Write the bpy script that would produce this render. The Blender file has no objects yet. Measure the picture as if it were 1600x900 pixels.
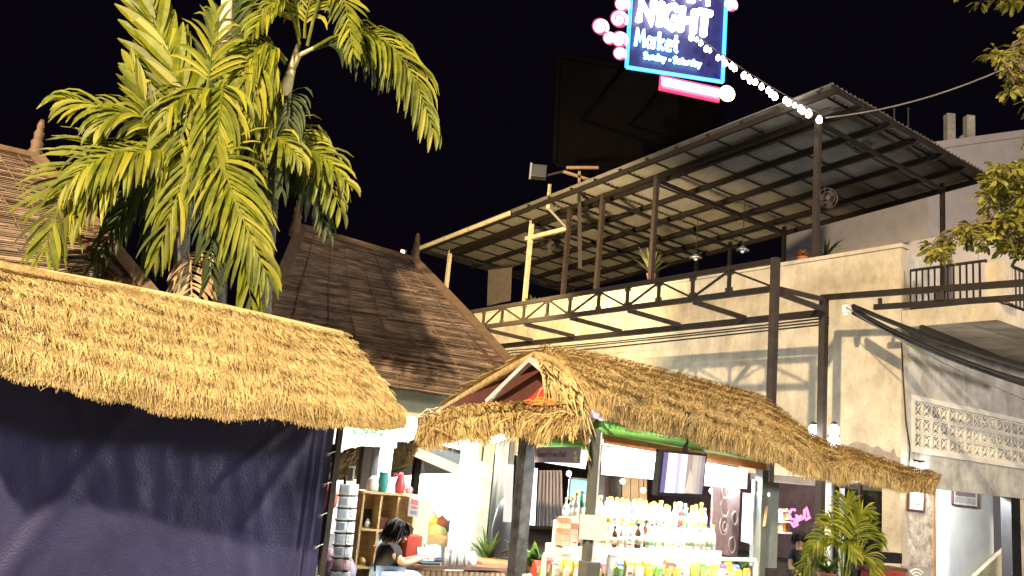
import bpy, math, random
import numpy as np
from mathutils import Vector, Matrix, noise
random.seed(7); RS = np.random.RandomState(11)
S = bpy.context.scene
C = S.collection
R = math.radians
# ------------------------------------------------------------------ camera
H = 1.65                                   # eye height of the photographer
F, PITCH, ROLL, TH = 1350.0, R(11.589), R(-5.411), R(34.42)
fw = Vector((0, math.cos(PITCH), math.sin(PITCH)))
r0 = Vector((1, 0, 0)); u0 = r0.cross(fw)
c_, s_ = math.cos(ROLL), math.sin(ROLL)
RT, UP = c_*r0 - s_*u0, s_*r0 + c_*u0
cam = bpy.data.objects.new('camera', bpy.data.cameras.new('camera')); C.objects.link(cam)
cam.matrix_world = Matrix(((RT.x, UP.x, -fw.x, 0), (RT.y, UP.y, -fw.y, 0), (RT.z, UP.z, -fw.z, H), (0, 0, 0, 1)))
cam.data.sensor_width = 36; cam.data.lens = 36*F/1600; cam.data.clip_start = .05; cam.data.clip_end = 600
S.camera = cam
# ------------------------------------------------------------------ sky, lamps, exposure
W = bpy.data.worlds.new('World'); S.world = W; W.use_nodes = True
wn = W.node_tree; wn.nodes.clear()
sky = wn.nodes.new('ShaderNodeTexSky'); sky.sky_type = 'NISHITA'; sky.sun_disc = False
sky.sun_elevation = R(-6); sky.sun_rotation = R(200)
mixw = wn.nodes.new('ShaderNodeMixRGB'); mixw.blend_type = 'ADD'; mixw.inputs[0].default_value = 1
mixw.inputs[2].default_value = (.035, .022, .055, 1)         # the town's glow on the night sky
bgn = wn.nodes.new('ShaderNodeBackground'); bgn.inputs['Strength'].default_value = .06
won = wn.nodes.new('ShaderNodeOutputWorld')
wn.links.new(sky.outputs[0], mixw.inputs[1]); wn.links.new(mixw.outputs[0], bgn.inputs['Color']); wn.links.new(bgn.outputs[0], won.inputs[0])
S.view_settings.view_transform = 'Standard'; S.view_settings.look = 'None'
S.view_settings.exposure = .15; S.view_settings.gamma = 1
S.render.engine = 'CYCLES'
S.cycles.use_denoising = True; S.cycles.sample_clamp_indirect = 6
S.cycles.max_bounces = 6; S.cycles.transparent_max_bounces = 8

def lamp(name, kind, loc, energy, col, size=.1, target=None, cone=60, blend=.5):
    d = bpy.data.lights.new(name, kind); d.energy = energy; d.color = col
    if kind == 'SUN': d.angle = size
    elif kind == 'AREA': d.size = size
    else: d.shadow_soft_size = size
    if kind == 'SPOT': d.spot_size = R(cone); d.spot_blend = blend
    o = bpy.data.objects.new(name, d); C.objects.link(o); o.location = loc
    if target is not None:
        o.rotation_euler = (Vector(target)-Vector(loc)).to_track_quat('-Z', 'Y').to_euler()
    return o
SODIUM = (1, .75, .42); COOL = (.93, 1, .96)
lamp('street_and_fill_light', 'POINT', (-2.5, 2.6, 10.3), 1000, SODIUM, .16)                # street lamp above the photographer
lamp('street_and_fill_light', 'POINT', (-9, -8, 15.2), 54000, (1, .77, .46), .32)           # second lamp added farther back on the same line to even the falloff
lamp('street_and_fill_light', 'POINT', (16, 1, 7.2), 9500, (1, .90, .78), 1.2)              # added fill lamp to brighten the side wall, no real source
sun = lamp('town_glow', 'SUN', (4, -30, 12), .27, (.74, .68, 1), R(80), target=(5, 20, 2))

# ------------------------------------------------------------------ helpers
def ray(px, py):
    return (RT*(px-800) + UP*(450-py) + fw*F)
def P(px, py, Y):                            # the point on the sight line at world depth Y
    d = ray(px, py); k = Y/d.y
    return Vector((d.x*k, d.y*k, H + d.z*k))
def Z(px, py, z):                            # ... at world height z
    d = ray(px, py); k = (z-H)/d.z
    return Vector((d.x*k, d.y*k, z))
U = Vector((-math.sin(TH), math.cos(TH), 0)); V = Vector((math.cos(TH), math.sin(TH), 0)); K = Vector((0, 0, 1))
C0 = P(1408, 380, 15.0)                      # top outer corner of the concrete building
def on(px, py, o, n):
    d = ray(px, py); k = (o - Vector((0, 0, H))).dot(n)/d.dot(n)
    return Vector((0, 0, H)) + d*k
def A(px, py, off=0): return on(px, py, C0 - V*off, V)      # facing wall, off metres in front
def B(px, py, off=0): return on(px, py, C0 - U*off, U)      # side wall
def fa(t, z, off=0):
    p = C0 + U*t - V*off; return Vector((p.x, p.y, z))
def fb(s, z, off=0):
    p = C0 + V*s - U*off; return Vector((p.x, p.y, z))
def G(p): return Vector((p.x, p.y, 0))
WL = {}
class MB:
    def __init__(s): s.v, s.f, s.m = [], [], []
    def add(s, vs, fs, mi=0):
        b = len(s.v); s.v += [tuple(x) for x in vs]; s.f += [tuple(i+b for i in f) for f in fs]; s.m += [mi]*len(fs); return s
    def box(s, c, sx, sy, sz, ax=None, mi=0):
        c = Vector(c); X, Y, Zz = ax if ax else (Vector((1, 0, 0)), Vector((0, 1, 0)), K)
        vs = [c + X*(i*sx/2) + Y*(j*sy/2) + Zz*(k*sz/2) for k in (-1, 1) for j in (-1, 1) for i in (-1, 1)]
        return s.add(vs, [(0, 2, 3, 1), (4, 5, 7, 6), (0, 1, 5, 4), (2, 6, 7, 3), (0, 4, 6, 2), (1, 3, 7, 5)], mi)
    def beam(s, p, q, w, h=None, up=K, mi=0):
        p, q = Vector(p), Vector(q); d = (q-p); L = d.length; d.normalize(); h = h or w
        x = d.cross(up)
        if x.length < 1e-3: x = d.cross(Vector((1, 0, 0)))
        x.normalize(); y = x.cross(d)
        return s.box((p+q)/2, w, L, h, (x, d, y), mi)
    def tube(s, pts, r, n=6, mi=0, cap=True):
        pts = [Vector(p) for p in pts]; m = len(pts); rr = r if isinstance(r, (list, tuple)) else [r]*m
        vs, ref = [], None
        for i, p in enumerate(pts):
            d = (pts[min(i+1, m-1)] - pts[max(i-1, 0)]).normalized()
            if ref is None: ref = d.orthogonal().normalized()
            x = (ref - d*ref.dot(d)).normalized(); ref = x; y = d.cross(x)
            vs += [p + (x*math.cos(a) + y*math.sin(a))*rr[i] for a in [2*math.pi*k/n for k in range(n)]]
        fs = [(i*n+k, i*n+(k+1) % n, (i+1)*n+(k+1) % n, (i+1)*n+k) for i in range(m-1) for k in range(n)]
        if cap: fs += [tuple(range(n))[::-1], tuple(range((m-1)*n, m*n))]
        return s.add(vs, fs, mi)
    def lathe(s, c, prof, n=12, ax=None, mi=0):
        c = Vector(c); X, Y, Zz = ax if ax else (Vector((1, 0, 0)), Vector((0, 1, 0)), K)
        vs = [c + X*(r*math.cos(2*math.pi*k/n)) + Y*(r*math.sin(2*math.pi*k/n)) + Zz*z for r, z in prof for k in range(n)]
        m = len(prof)
        fs = [(i*n+k, i*n+(k+1) % n, (i+1)*n+(k+1) % n, (i+1)*n+k) for i in range(m-1) for k in range(n)]
        fs += [tuple(range(n))[::-1], tuple(range((m-1)*n, m*n))]
        return s.add(vs, fs, mi)
    def ball(s, c, r, n=10, sc=(1, 1, 1), mi=0):
        pr = [(max(.02, math.sin(math.pi*i/7))*r, -math.cos(math.pi*i/7)*r*sc[2]) for i in range(8)]
        b = len(s.v); s.lathe(c, pr, n, mi=mi); c = Vector(c)
        for i in range(b, len(s.v)):
            p = Vector(s.v[i]) - c; s.v[i] = (c.x+p.x*sc[0], c.y+p.y*sc[1], c.z+p.z)
        return s
    def slab(s, pts, th, nrm=None, mi=0):    # polygon given a real thickness
        pts = [Vector(p) for p in pts]; n = len(pts)
        nn = nrm or (pts[1]-pts[0]).cross(pts[2]-pts[0]).normalized()
        vs = pts + [p + nn*th for p in pts]
        return s.add(vs, [tuple(range(n))[::-1], tuple(range(n, 2*n))] + [(i, (i+1) % n, n+(i+1) % n, n+i) for i in range(n)], mi)
    def build(s, name, mat, parent=None, smooth=False, label=None, kind=None, bevel=0):
        me = bpy.data.meshes.new(name); o0 = WL[parent.name] if parent else Vector((0, 0, 0))
        me.from_pydata([tuple(Vector(v)-o0) for v in s.v], [], s.f)
        for m in (mat if isinstance(mat, (list, tuple)) else [mat]): me.materials.append(m)
        if any(s.m): me.polygons.foreach_set('material_index', s.m)
        if smooth: me.polygons.foreach_set('use_smooth', [True]*len(s.f))
        me.update()
        o = bpy.data.objects.new(name, me); C.objects.link(o); o.parent = parent
        WL[o.name] = o0
        if bevel:
            b = o.modifiers.new('bevel', 'BEVEL'); b.width = bevel; b.segments = 2; b.limit_method = 'ANGLE'
        if label: o['label'] = label
        if kind: o['kind'] = kind
        return o
def tag(o, label, cat, group=None, kind=None):
    o['label'] = label; o['category'] = cat
    if group: o['group'] = group
    if kind: o['kind'] = kind
    return o
def thing(name, loc, label, cat, group=None):
    o = bpy.data.objects.new(name, None); C.objects.link(o); o.location = loc; o.empty_display_size = .1
    WL[o.name] = Vector(loc); return tag(o, label, cat, group)
def dup(o, loc, label=None, group=None, rz=None, scale=None):
    def cp(x, par):
        y = x.copy(); C.objects.link(y); y.parent = par
        for ch in x.children: cp(ch, y)
        return y
    r = cp(o, None); r.location = loc
    if rz is not None: r.rotation_euler.z = rz
    if scale: r.scale = (scale,)*3
    if label: r['label'] = label
    if group: r['group'] = group
    return r
def fast_mesh(name, verts, quads, mat, parent=None, kind=None, smooth=False):
    me = bpy.data.meshes.new(name)
    o0 = np.array(WL[parent.name]) if parent else np.zeros(3)
    v = (np.asarray(verts, dtype=np.float64)-o0).astype(np.float32); q = np.asarray(quads, dtype=np.int32)
    me.vertices.add(len(v)); me.vertices.foreach_set('co', v.ravel())
    me.loops.add(q.size); me.loops.foreach_set('vertex_index', q.ravel())
    me.polygons.add(len(q)); me.polygons.foreach_set('loop_start', np.arange(0, q.size, q.shape[1], dtype=np.int32))
    if smooth: me.polygons.foreach_set('use_smooth', np.ones(len(q), dtype=bool))
    me.materials.append(mat); me.update(calc_edges=True)
    o = bpy.data.objects.new(name, me); C.objects.link(o); o.parent = parent
    if parent: WL[o.name] = WL[parent.name]
    if kind: o['kind'] = kind
    return o
# ------------------------------------------------------------------ materials
def M(name, col, rough=.75, var=.2, scale=5, col2=None, bump=0, bscale=40, metal=0, island=0, emit=0, ecol=None,
      stretch=(1, 1, 1), spec=.4, streak=0, trans=0, sss=0, alpha=1, crack=0):
    m = bpy.data.materials.new(name); m.use_nodes = True; nt = m.node_tree; N, L = nt.nodes, nt.links
    b = N['Principled BSDF']; b.inputs['Roughness'].default_value = rough; b.inputs['Metallic'].default_value = metal
    b.inputs['Specular IOR Level'].default_value = spec
    tc = N.new('ShaderNodeTexCoord'); mp = N.new('ShaderNodeMapping'); mp.inputs['Scale'].default_value = stretch
    L.new(tc.outputs['Object'], mp.inputs[0])
    nz = N.new('ShaderNodeTexNoise'); nz.inputs['Scale'].default_value = scale; nz.inputs['Detail'].default_value = 7; nz.inputs['Roughness'].default_value = .62
    L.new(mp.outputs[0], nz.inputs['Vector'])
    rp = N.new('ShaderNodeValToRGB'); rp.color_ramp.elements[0].position = .33; rp.color_ramp.elements[1].position = .68
    c1 = tuple(x*(1-var) for x in col); c2 = col2 or tuple(min(1, x*(1+var)) for x in col)
    rp.color_ramp.elements[0].color = (*c1, 1); rp.color_ramp.elements[1].color = (*c2, 1)
    L.new(nz.outputs['Fac'], rp.inputs[0]); out = rp.outputs[0]
    def mul(sock, lo, hi):
        nonlocal out
        mr = N.new('ShaderNodeMapRange'); mr.inputs[3].default_value = lo; mr.inputs[4].default_value = hi; L.new(sock, mr.inputs[0])
        mx = N.new('ShaderNodeMixRGB'); mx.blend_type = 'MULTIPLY'; mx.inputs[0].default_value = 1
        L.new(out, mx.inputs[1]); L.new(mr.outputs[0], mx.inputs[2]); out = mx.outputs[0]
    if island:
        g = N.new('ShaderNodeNewGeometry'); mul(g.outputs['Random Per Island'], 1-island, 1+island*.8)
    if streak:
        m2 = N.new('ShaderNodeMapping'); m2.inputs['Scale'].default_value = (1.3, 1.3, .5); L.new(tc.outputs['Object'], m2.inputs[0])
        n2 = N.new('ShaderNodeTexNoise'); n2.inputs['Scale'].default_value = 2.4; n2.inputs['Detail'].default_value = 9; n2.inputs['Roughness'].default_value = .7
        L.new(m2.outputs[0], n2.inputs['Vector'])
        r2 = N.new('ShaderNodeValToRGB'); r2.color_ramp.elements[0].position = .36; r2.color_ramp.elements[1].position = .58
        L.new(n2.outputs['Fac'], r2.inputs[0]); mul(r2.outputs[0], 1-streak, 1)
    if crack:
        dn = N.new('ShaderNodeTexNoise'); dn.inputs['Scale'].default_value = 2.2; dn.inputs['Detail'].default_value = 8; L.new(tc.outputs['Object'], dn.inputs['Vector'])
        va = N.new('ShaderNodeVectorMath'); va.operation = 'ADD'; L.new(tc.outputs['Object'], va.inputs[0]); L.new(dn.outputs['Color'], va.inputs[1])
        vo = N.new('ShaderNodeTexVoronoi'); vo.feature = 'DISTANCE_TO_EDGE'; vo.inputs['Scale'].default_value = .55; L.new(va.outputs[0], vo.inputs['Vector'])
        r3 = N.new('ShaderNodeValToRGB'); r3.color_ramp.elements[0].position = .001; r3.color_ramp.elements[1].position = .006; L.new(vo.outputs['Distance'], r3.inputs[0]); mul(r3.outputs[0], 1-crack, 1)
        sp_ = N.new('ShaderNodeTexNoise'); sp_.inputs['Scale'].default_value = 9; sp_.inputs['Detail'].default_value = 10; sp_.inputs['Roughness'].default_value = .75; L.new(tc.outputs['Object'], sp_.inputs['Vector'])
        r4 = N.new('ShaderNodeValToRGB'); r4.color_ramp.elements[0].position = .34; r4.color_ramp.elements[1].position = .44; L.new(sp_.outputs['Fac'], r4.inputs[0]); mul(r4.outputs[0], 1-crack*1.6, 1)
    L.new(out, b.inputs['Base Color'])
    if bump:
        n3 = N.new('ShaderNodeTexNoise'); n3.inputs['Scale'].default_value = bscale; n3.inputs['Detail'].default_value = 6
        L.new(mp.outputs[0], n3.inputs['Vector'])
        bp = N.new('ShaderNodeBump'); bp.inputs['Strength'].default_value = bump; bp.inputs['Distance'].default_value = .02
        L.new(n3.outputs['Fac'], bp.inputs['Height']); L.new(bp.outputs[0], b.inputs['Normal'])
    if emit:
        b.inputs['Emission Strength'].default_value = emit; b.inputs['Emission Color'].default_value = (*(ecol or col), 1)
    if trans: b.inputs['Transmission Weight'].default_value = trans; b.inputs['IOR'].default_value = 1.3
    if sss: b.inputs['Subsurface Weight'].default_value = sss
    return m
def LEAF(name, col, col2, island=.3, trans=.35, tip=None):
    m = M(name, col, .5, .2, 6, col2, island=island, spec=.35); nt = m.node_tree
    if tip:                                  # some leaflets yellowed
        g = nt.nodes.new('ShaderNodeNewGeometry'); r = nt.nodes.new('ShaderNodeValToRGB'); x = nt.nodes.new('ShaderNodeMixRGB')
        r.color_ramp.elements[0].position = .62; r.color_ramp.elements[1].position = .95; mm_ = nt.nodes.new('ShaderNodeMath'); mm_.operation = 'FRACT'
        m3 = nt.nodes.new('ShaderNodeMath'); m3.operation = 'MULTIPLY'; m3.inputs[1].default_value = 7.31
        nt.links.new(g.outputs['Random Per Island'], m3.inputs[0]); nt.links.new(m3.outputs[0], mm_.inputs[0]); nt.links.new(mm_.outputs[0], r.inputs[0])
        bs = nt.nodes['Principled BSDF'].inputs['Base Color']; src_ = bs.links[0].from_socket
        nt.links.new(r.outputs[0], x.inputs[0]); nt.links.new(src_, x.inputs[1]); x.inputs[2].default_value = (*tip, 1); nt.links.new(x.outputs[0], bs)
    b = nt.nodes['Principled BSDF']; t = nt.nodes.new('ShaderNodeBsdfTranslucent'); mx = nt.nodes.new('ShaderNodeMixShader')
    src = b.inputs['Base Color'].links[0].from_socket; nt.links.new(src, t.inputs['Color'])
    mx.inputs[0].default_value = trans; nt.links.new(b.outputs[0], mx.inputs[1]); nt.links.new(t.outputs[0], mx.inputs[2])
    nt.links.new(mx.outputs[0], nt.nodes['Material Output'].inputs[0]); return m
m_thatch = M('thatch_straw', (.49, .355, .155), .85, .25, 5, (.62, .48, .24), island=.28)
m_thatch2 = M('old_thatch_straw', (.45, .32, .14), .85, .28, 5, (.60, .45, .21), island=.3)
m_under = M('thatch_backing', (.34, .25, .115), .9, .35, 18, island=0, bump=.5)
m_shingle = M('roof_strips', (.19, .125, .09), .8, .4, 3, (.33, .24, .18), island=.55, stretch=(1, 1, 6))
m_verge = M('verge_board', (.16, .10, .06), .7, .25, 9, island=.2)
m_conc = M('old_render', (.48, .41, .315), .9, .14, 1.3, (.62, .54, .42), bump=.4, bscale=14, streak=.27, crack=.13)
m_conc2 = M('grey_render', (.40, .38, .35), .9, .25, 2.2, (.58, .56, .51), bump=.35, bscale=25, streak=.24, crack=.15)
m_peel = M('peeling_plaster', (.30, .25, .2), .9, .35, 7, (.72, .66, .6), bump=.6, bscale=18)
m_white = M('white_paint', (.72, .72, .70), .6, .06, 3)
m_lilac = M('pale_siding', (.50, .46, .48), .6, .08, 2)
m_steel = M('dark_steel', (.020, .015, .013), .55, .3, 9, metal=.3, bump=.1)
m_steel2 = M('brown_steel', (.036, .026, .022), .6, .3, 9, metal=.2, bump=.1)
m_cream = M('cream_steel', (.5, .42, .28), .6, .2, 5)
m_sheet = M('zinc_sheet', (.15, .135, .12), .6, .18, 2.5, metal=.15, island=.12)
m_tarp = M('navy_tarp', (.030, .031, .098), .42, .15, 1.6, (.044, .045, .13), bump=.25, bscale=60, spec=.5)
m_trunk = M('palm_trunk', (.16, .16, .15), .8, .25, 9, bump=.4, stretch=(1, 1, 3))
m_shaft = M('palm_crownshaft', (.42, .42, .20), .6, .25, 5, (.6, .55, .36))
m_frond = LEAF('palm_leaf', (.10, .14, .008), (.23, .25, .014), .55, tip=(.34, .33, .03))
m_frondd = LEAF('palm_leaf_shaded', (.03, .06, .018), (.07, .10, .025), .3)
m_dry = LEAF('dry_palm_leaf', (.34, .21, .09), (.62, .47, .25), .3, .15)
m_leaf = LEAF('tree_leaf', (.14, .15, .022), (.32, .29, .05), .4)
m_leafp = LEAF('pot_plant_leaf', (.06, .12, .02), (.16, .24, .05), .4)
m_bark = M('tree_bark', (.14, .10, .07), .9, .3, 8, bump=.5)
m_wood = M('pine_board', (.50, .33, .14), .6, .2, 4, (.62, .45, .22), stretch=(1, 1, 5))
m_dwood = M('dark_wood', (.10, .05, .03), .6, .3, 6, stretch=(1, 1, 5))
m_asph = M('asphalt', (.05, .048, .045), .9, .3, 3, bump=.4)
m_black = M('black_plastic', (.015, .015, .017), .4, .2, 6)
m_cable = M('cable_rubber', (.012, .011, .011), .5, .2, 6)
def plain(name, col, rough=.6, **k): return M(name, col, rough, **k)
def glow(name, col, s): return M(name, (.03, .03, .03), .35, 0, 1, emit=s, ecol=col)
# ------------------------------------------------------------------ the ground
MB().add([(-150, -60, 0), (150, -60, 0), (150, 260, 0), (-150, 260, 0)], [(0, 1, 2, 3)]).build('ground', m_asph, kind='structure')
# ------------------------------------------------------------------ the concrete building
ZT = 6.22; ZO = 1.95; AXA = (U, V, K)        # parapet top, head of the ground floor openings
bld = thing('concrete_building', G(C0), 'weathered concrete building with roof terrace, block screen and open ground floor', 'building')
def abox(name, t0, t1, z0, z1, o0, o1, mat, par=bld, **k):      # box on the facing wall, off o0..o1
    c = fa((t0+t1)/2, (z0+z1)/2, (o0+o1)/2)
    return MB().box(c, t1-t0, o1-o0, z1-z0, AXA).build(name, mat, par, **k)
def bbox(name, s0, s1, z0, z1, o0, o1, mat, par=bld, **k):      # box on the side wall
    c = fb((s0+s1)/2, (z0+z1)/2, (o0+o1)/2)
    return MB().box(c, s1-s0, o1-o0, z1-z0, (V, U, K)).build(name, mat, par, **k)
LB = 9.0                                      # length of the side wall
m = MB(); m.box(fa(9.5, (ZO+5.0)/2, -.1), 19, .2, 5.0-ZO, AXA)
mm = MB(); mm.box(fa(9.5, (ZO+5.62)/2, -.1), 19, .2, 5.62-ZO, AXA).build('wall', m_conc, bld)
abox('parapet', 0, 19, 5.62, ZT-.07, -.2, 0, m_conc)
abox('coping', -.03, 19, ZT-.07, ZT, -.23, .035, m_conc)
bbox('parapet', .2, 1.2, 5.0, ZT-.1, -.2, -.004, m_conc2)
# side wall with the block screen
SL0, SL1, ZL0, ZL1 = .42, 5.1, 2.62, 3.44
m = MB()
for s0, s1, z0, z1 in ((.205, LB, ZL1, 4.72), (.205, SL0, ZL0, ZL1), (SL1, LB, ZL0, ZL1), (.205, LB, ZO+.2, ZL0)):
    m.box(fb((s0+s1)/2, (z0+z1)/2, -.1), s1-s0, .2, z1-z0, (V, U, K))
m.build('wall', m_conc2, bld)
m = MB()
for s0, s1, z0, z1 in ((SL0-.09, SL1+.09, ZL1, ZL1+.09), (SL0-.09, SL1+.09, ZL0-.09, ZL0), (SL0-.09, SL0, ZL0, ZL1), (SL1, SL1+.09, ZL0, ZL1)):
    m.box(fb((s0+s1)/2, (z0+z1)/2, -.06), s1-s0, .17, z1-z0, (V, U, K))
m_vent = M('painted_block', (.62, .58, .50), .85, .12, 3, (.70, .67, .6))
scr = m.build('screen_frame', m_vent, bld)
bw, bh = (SL1-SL0)/8, (ZL1-ZL0)/3
def block_mesh():
    m = MB(); ax = (V, U, K); o = fb(SL0+bw/2, ZL0+bh/2, -.06)
    X = lambda a, b: o + V*a + K*b
    t = .035
    for a, b, w, h in ((0, bh/2-t/2, bw, t), (0, -bh/2+t/2, bw, t), (-bw/2+t/2, 0, t, bh-2*t), (bw/2-t/2, 0, t, bh-2*t)):
        m.box(X(a, b), w-.004, .11, h-.002 if h > .1 else h-.004, ax)
    m.box(X(0, 0), .045, .10, bh-2*t, ax)
    for sx in (-1, 1):
        cx = sx*(bw/4-.004); hw = bw/4-.03
        for sa in (-1, 1):
            m.beam(X(cx-hw*.98, -sa*(bh/2-t)), X(cx+hw*.98, sa*(bh/2-t)), .022, .09, up=U)
        m.box(X(cx, 0), .055, .10, .055, ax)
        for k in (-1, 1): m.box(X(cx, k*(bh/2-t-.012)), .05, .088, .026, ax); m.box(X(cx+k*(hw-.004), 0), .026, .088, .05, ax)
    return m
blk = block_mesh().build('breeze_block', m_vent, scr)
for i in range(3):
    for j in range(8):
        if i or j:
            b = blk.copy(); C.objects.link(b); b.parent = scr; b.location = V*(j*bw) + K*(i*bh)
bbox('lintel', 1.03, LB, ZO, ZO+.197, -.2, .02, m_conc2)
m = MB(); m.box(fa(.17, ZO/2, -.1), .34, .2, ZO-.004, AXA); m.build('pillar', m_conc, bld)
bbox('pillar', .205, 1.0, 0, ZO+.195, -.2, 0, m_peel, label='pillar face with peeling white plaster')
bbox('door_jamb', 1.0, 1.06, 0, ZO-.004, -.18, .03, plain('wood_trim', (.42, .24, .13)))
bbox('door_post', 3.84, 4.2, 0, ZO-.004, -.2, .0, m_black)
bbox('pillar', 4.21, 5.4, 0, ZO-.004, -.2, -.004, m_conc)
bbox('room_wall', .25, 6.0, 0, 2.6, -1.5, -1.4, m_white)
bbox('ceiling', .25, 6.0, 2.45, 2.5, -1.39, -.21, m_white)
m = MB(); q = [B(1520, 905, -1.25), B(1600, 905, -1.25), B(1600, 833, -1.25), B(1583, 846, -1.25)]
m.slab(q, .1, nrm=U); m.build('stair_side', plain('cream_paint', (.68, .58, .38)), bld)
# balcony slab, its pillar and rails
m = MB()
a, b = fa(-1.65, 4.83), fa(0, 4.83)
m.box(C0*0 + fa(-.83, 4.83, 0) + V*3.0, 1.64, 6.0, .30, AXA); m.build('balcony_slab', m_conc, bld)
m = MB().box(fa(-1.62, 5.32, -.14), .30, .28, .66, AXA); m.build('balcony_pillar', m_conc, bld)
def rail(p, q, z0, z1, n, r=.012):
    mb = MB(); d = (q-p)
    for k in range(n+1):
        x = p + d*(k/n); mb.beam((x.x, x.y, z0), (x.x, x.y, z1), .022)
    for z in (z0, z1): mb.beam((p.x, p.y, z), (q.x, q.y, z), .045, .04)
    return mb
rl = thing('balcony_railing', G(fa(-.7, 0, 0)), 'dark iron balcony railing between the parapet end and the balcony pillar', 'railing')
rail(fa(-.12, 0, -.1), fa(-1.45, 0, -.1), 5.02, 5.72, 1).build('rail', m_steel, rl)
for k in range(1, 12):
    x = fa(-.12-1.33*k/12, 0, -.1); MB().beam((x.x, x.y, 5.04), (x.x, x.y, 5.70), .024).build('baluster', m_steel, rl)
rl2 = thing('balcony_railing', G(fa(-1.62, 0, -1)), 'dark iron railing running back from the balcony pillar', 'railing')
p, q = fa(-1.62, 0, -.3), fa(-1.62, 0, -4.5)
rail(p, q, 5.02, 5.70, 1).build('rail', m_steel, rl2)
for k in range(1, 30):
    x = p+(q-p)*(k/30); MB().beam((x.x, x.y, 5.04), (x.x, x.y, 5.68), .022).build('baluster', m_steel, rl2)
# terrace floor and back wall, the bar room below
abox('terrace_floor', 0, 19, 4.85, 5.0, -9.0, -.21, m_conc2)
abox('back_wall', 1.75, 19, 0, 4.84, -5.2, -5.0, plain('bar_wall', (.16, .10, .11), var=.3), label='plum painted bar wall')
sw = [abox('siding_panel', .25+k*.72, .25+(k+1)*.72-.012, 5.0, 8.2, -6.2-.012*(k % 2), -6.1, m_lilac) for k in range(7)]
m = MB()
for t0 in (-.95, .17): m.box(fa(t0, 6.4, -6.1), .09, .12, 2.8, AXA)
for z in (6.3, 7.0, 7.75): m.box(fa(-.39, z, -6.1), 1.03, .08, .06, AXA)
m.build('door_frame', m_steel, bld)
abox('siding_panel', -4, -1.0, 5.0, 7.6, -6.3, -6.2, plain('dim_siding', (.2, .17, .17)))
# broken plaster beside the corner
top = [(1326, 694), (1340, 690), (1352, 693), (1362, 699), (1372, 697), (1380, 704), (1390, 707), (1396, 700), (1400, 712), (1406, 716)]
pts = [A(1406, 748, .012)] + [A(1326, 748, .012)] + [A(x, y, .012) for x, y in top]
pts = [fa((p-C0).dot(U), max(p.z, ZO+.004), .012) for p in pts]
MB().slab(pts, .011, nrm=V).build('bare_plaster_patch', plain('bare_plaster', (.27, .23, .2), .9, scale=6, bump=.5), bld)
MB().tube([B(1409, 535, .015), B(1412, 600, .02), B(1416, 660, .02), B(1422, 700, .02), fb(.19, 2.0, .02)], .011, 5).build('conduit', m_cable, bld)

# ------------------------------------------------------------------ steel frame along the wall
fr = thing('steel_frame', G(A(1208, 600, 2.8)), 'dark steel frame of posts and lattice truss standing before the concrete wall', 'steel frame')
T1, T2 = .60, 10.6
def t1(t, z): return fa(t, z, 2.8)
MB().beam(t1(T1, 5.37), t1(T2+2, 5.35), .07, .09).build('top_chord', m_steel, fr)
MB().beam(t1(T1, 4.90), t1(T2+2, 4.93), .07, .10).build('bottom_chord', m_steel, fr)
ts = []
for px in (1208, 1140, 1083, 1030, 981, 936, 891, 856, 819, 785, 756, 735):
    y = 490 - (px-735)*.176 + 8
    ts.append((A(px, y, 2.8)-C0).dot(U))
for i, t in enumerate(ts[1:]): MB().beam(t1(t, 4.95), t1(t, 5.325), .055, .05, up=V).build('upright', m_steel, fr)
for i in range(len(ts)-1):
    a, b = ts[i], ts[i+1]; lo, hi = 4.96, 5.315
    za, zb = (lo, hi) if i % 2 == 0 else (hi, lo)
    MB().beam(t1(a+.05, za), t1(b-.05, zb), .035, .035, up=V).build('diagonal', m_steel, fr)
for t in ts[1:]:
    for z in (5.30, 4.98): MB().box(fa(t, z, 2.8), .17, .010, .10, AXA).build('gusset_plate', m_steel2, fr)
p = t1(T1-.06, 0); MB().beam((p.x, p.y, 0), (p.x, p.y, 5.42), .115, .115, up=V).build('post', m_steel2, fr)
def t2(t, z): return fa(t, z, 1.1)
p = t2(.80, 0); MB().beam((p.x, p.y, 0), (p.x, p.y, 5.05), .12, .12, up=V).build('post', m_steel2, fr)
MB().beam(t2(.80, 4.82), t2(14, 4.80), .09, .12).build('rear_beam', m_steel, fr)
for t in [.6] + ts[2::2] + [11.5]:
    MB().beam(t1(t, 4.87)+V*.05, t2(t+.15, 4.86)-V*.05, .06, .09).build('cross_beam', m_steel2, fr)
MB().beam(t1(T1, 4.93), t2(.8, 5.06), .06, .08).build('cross_beam', m_steel2, fr)
MB().beam(t2(.86, 5.10), A(1640, 439, 1.1), .07, .10).build('side_rail', m_steel, fr)
MB().beam(A(1366, 480, 1.1), A(1640, 462, 1.1), .06, .09).build('side_rail', m_steel, fr)
MB().beam(A(1470, 452, 1.1), A(1470, 472, 1.1), .13, .06, up=V).build('connector', m_steel2, fr)
MB().beam(A(1375, 466, 1.1), A(1375, 475, 1.1), .05, .05, up=V).build('connector', m_steel2, fr)
MB().beam(t2(-1.0, 4.42), t2(-1.0, 4.2)+V*4, .06, .08).build('cross_beam', m_steel, fr)
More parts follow.
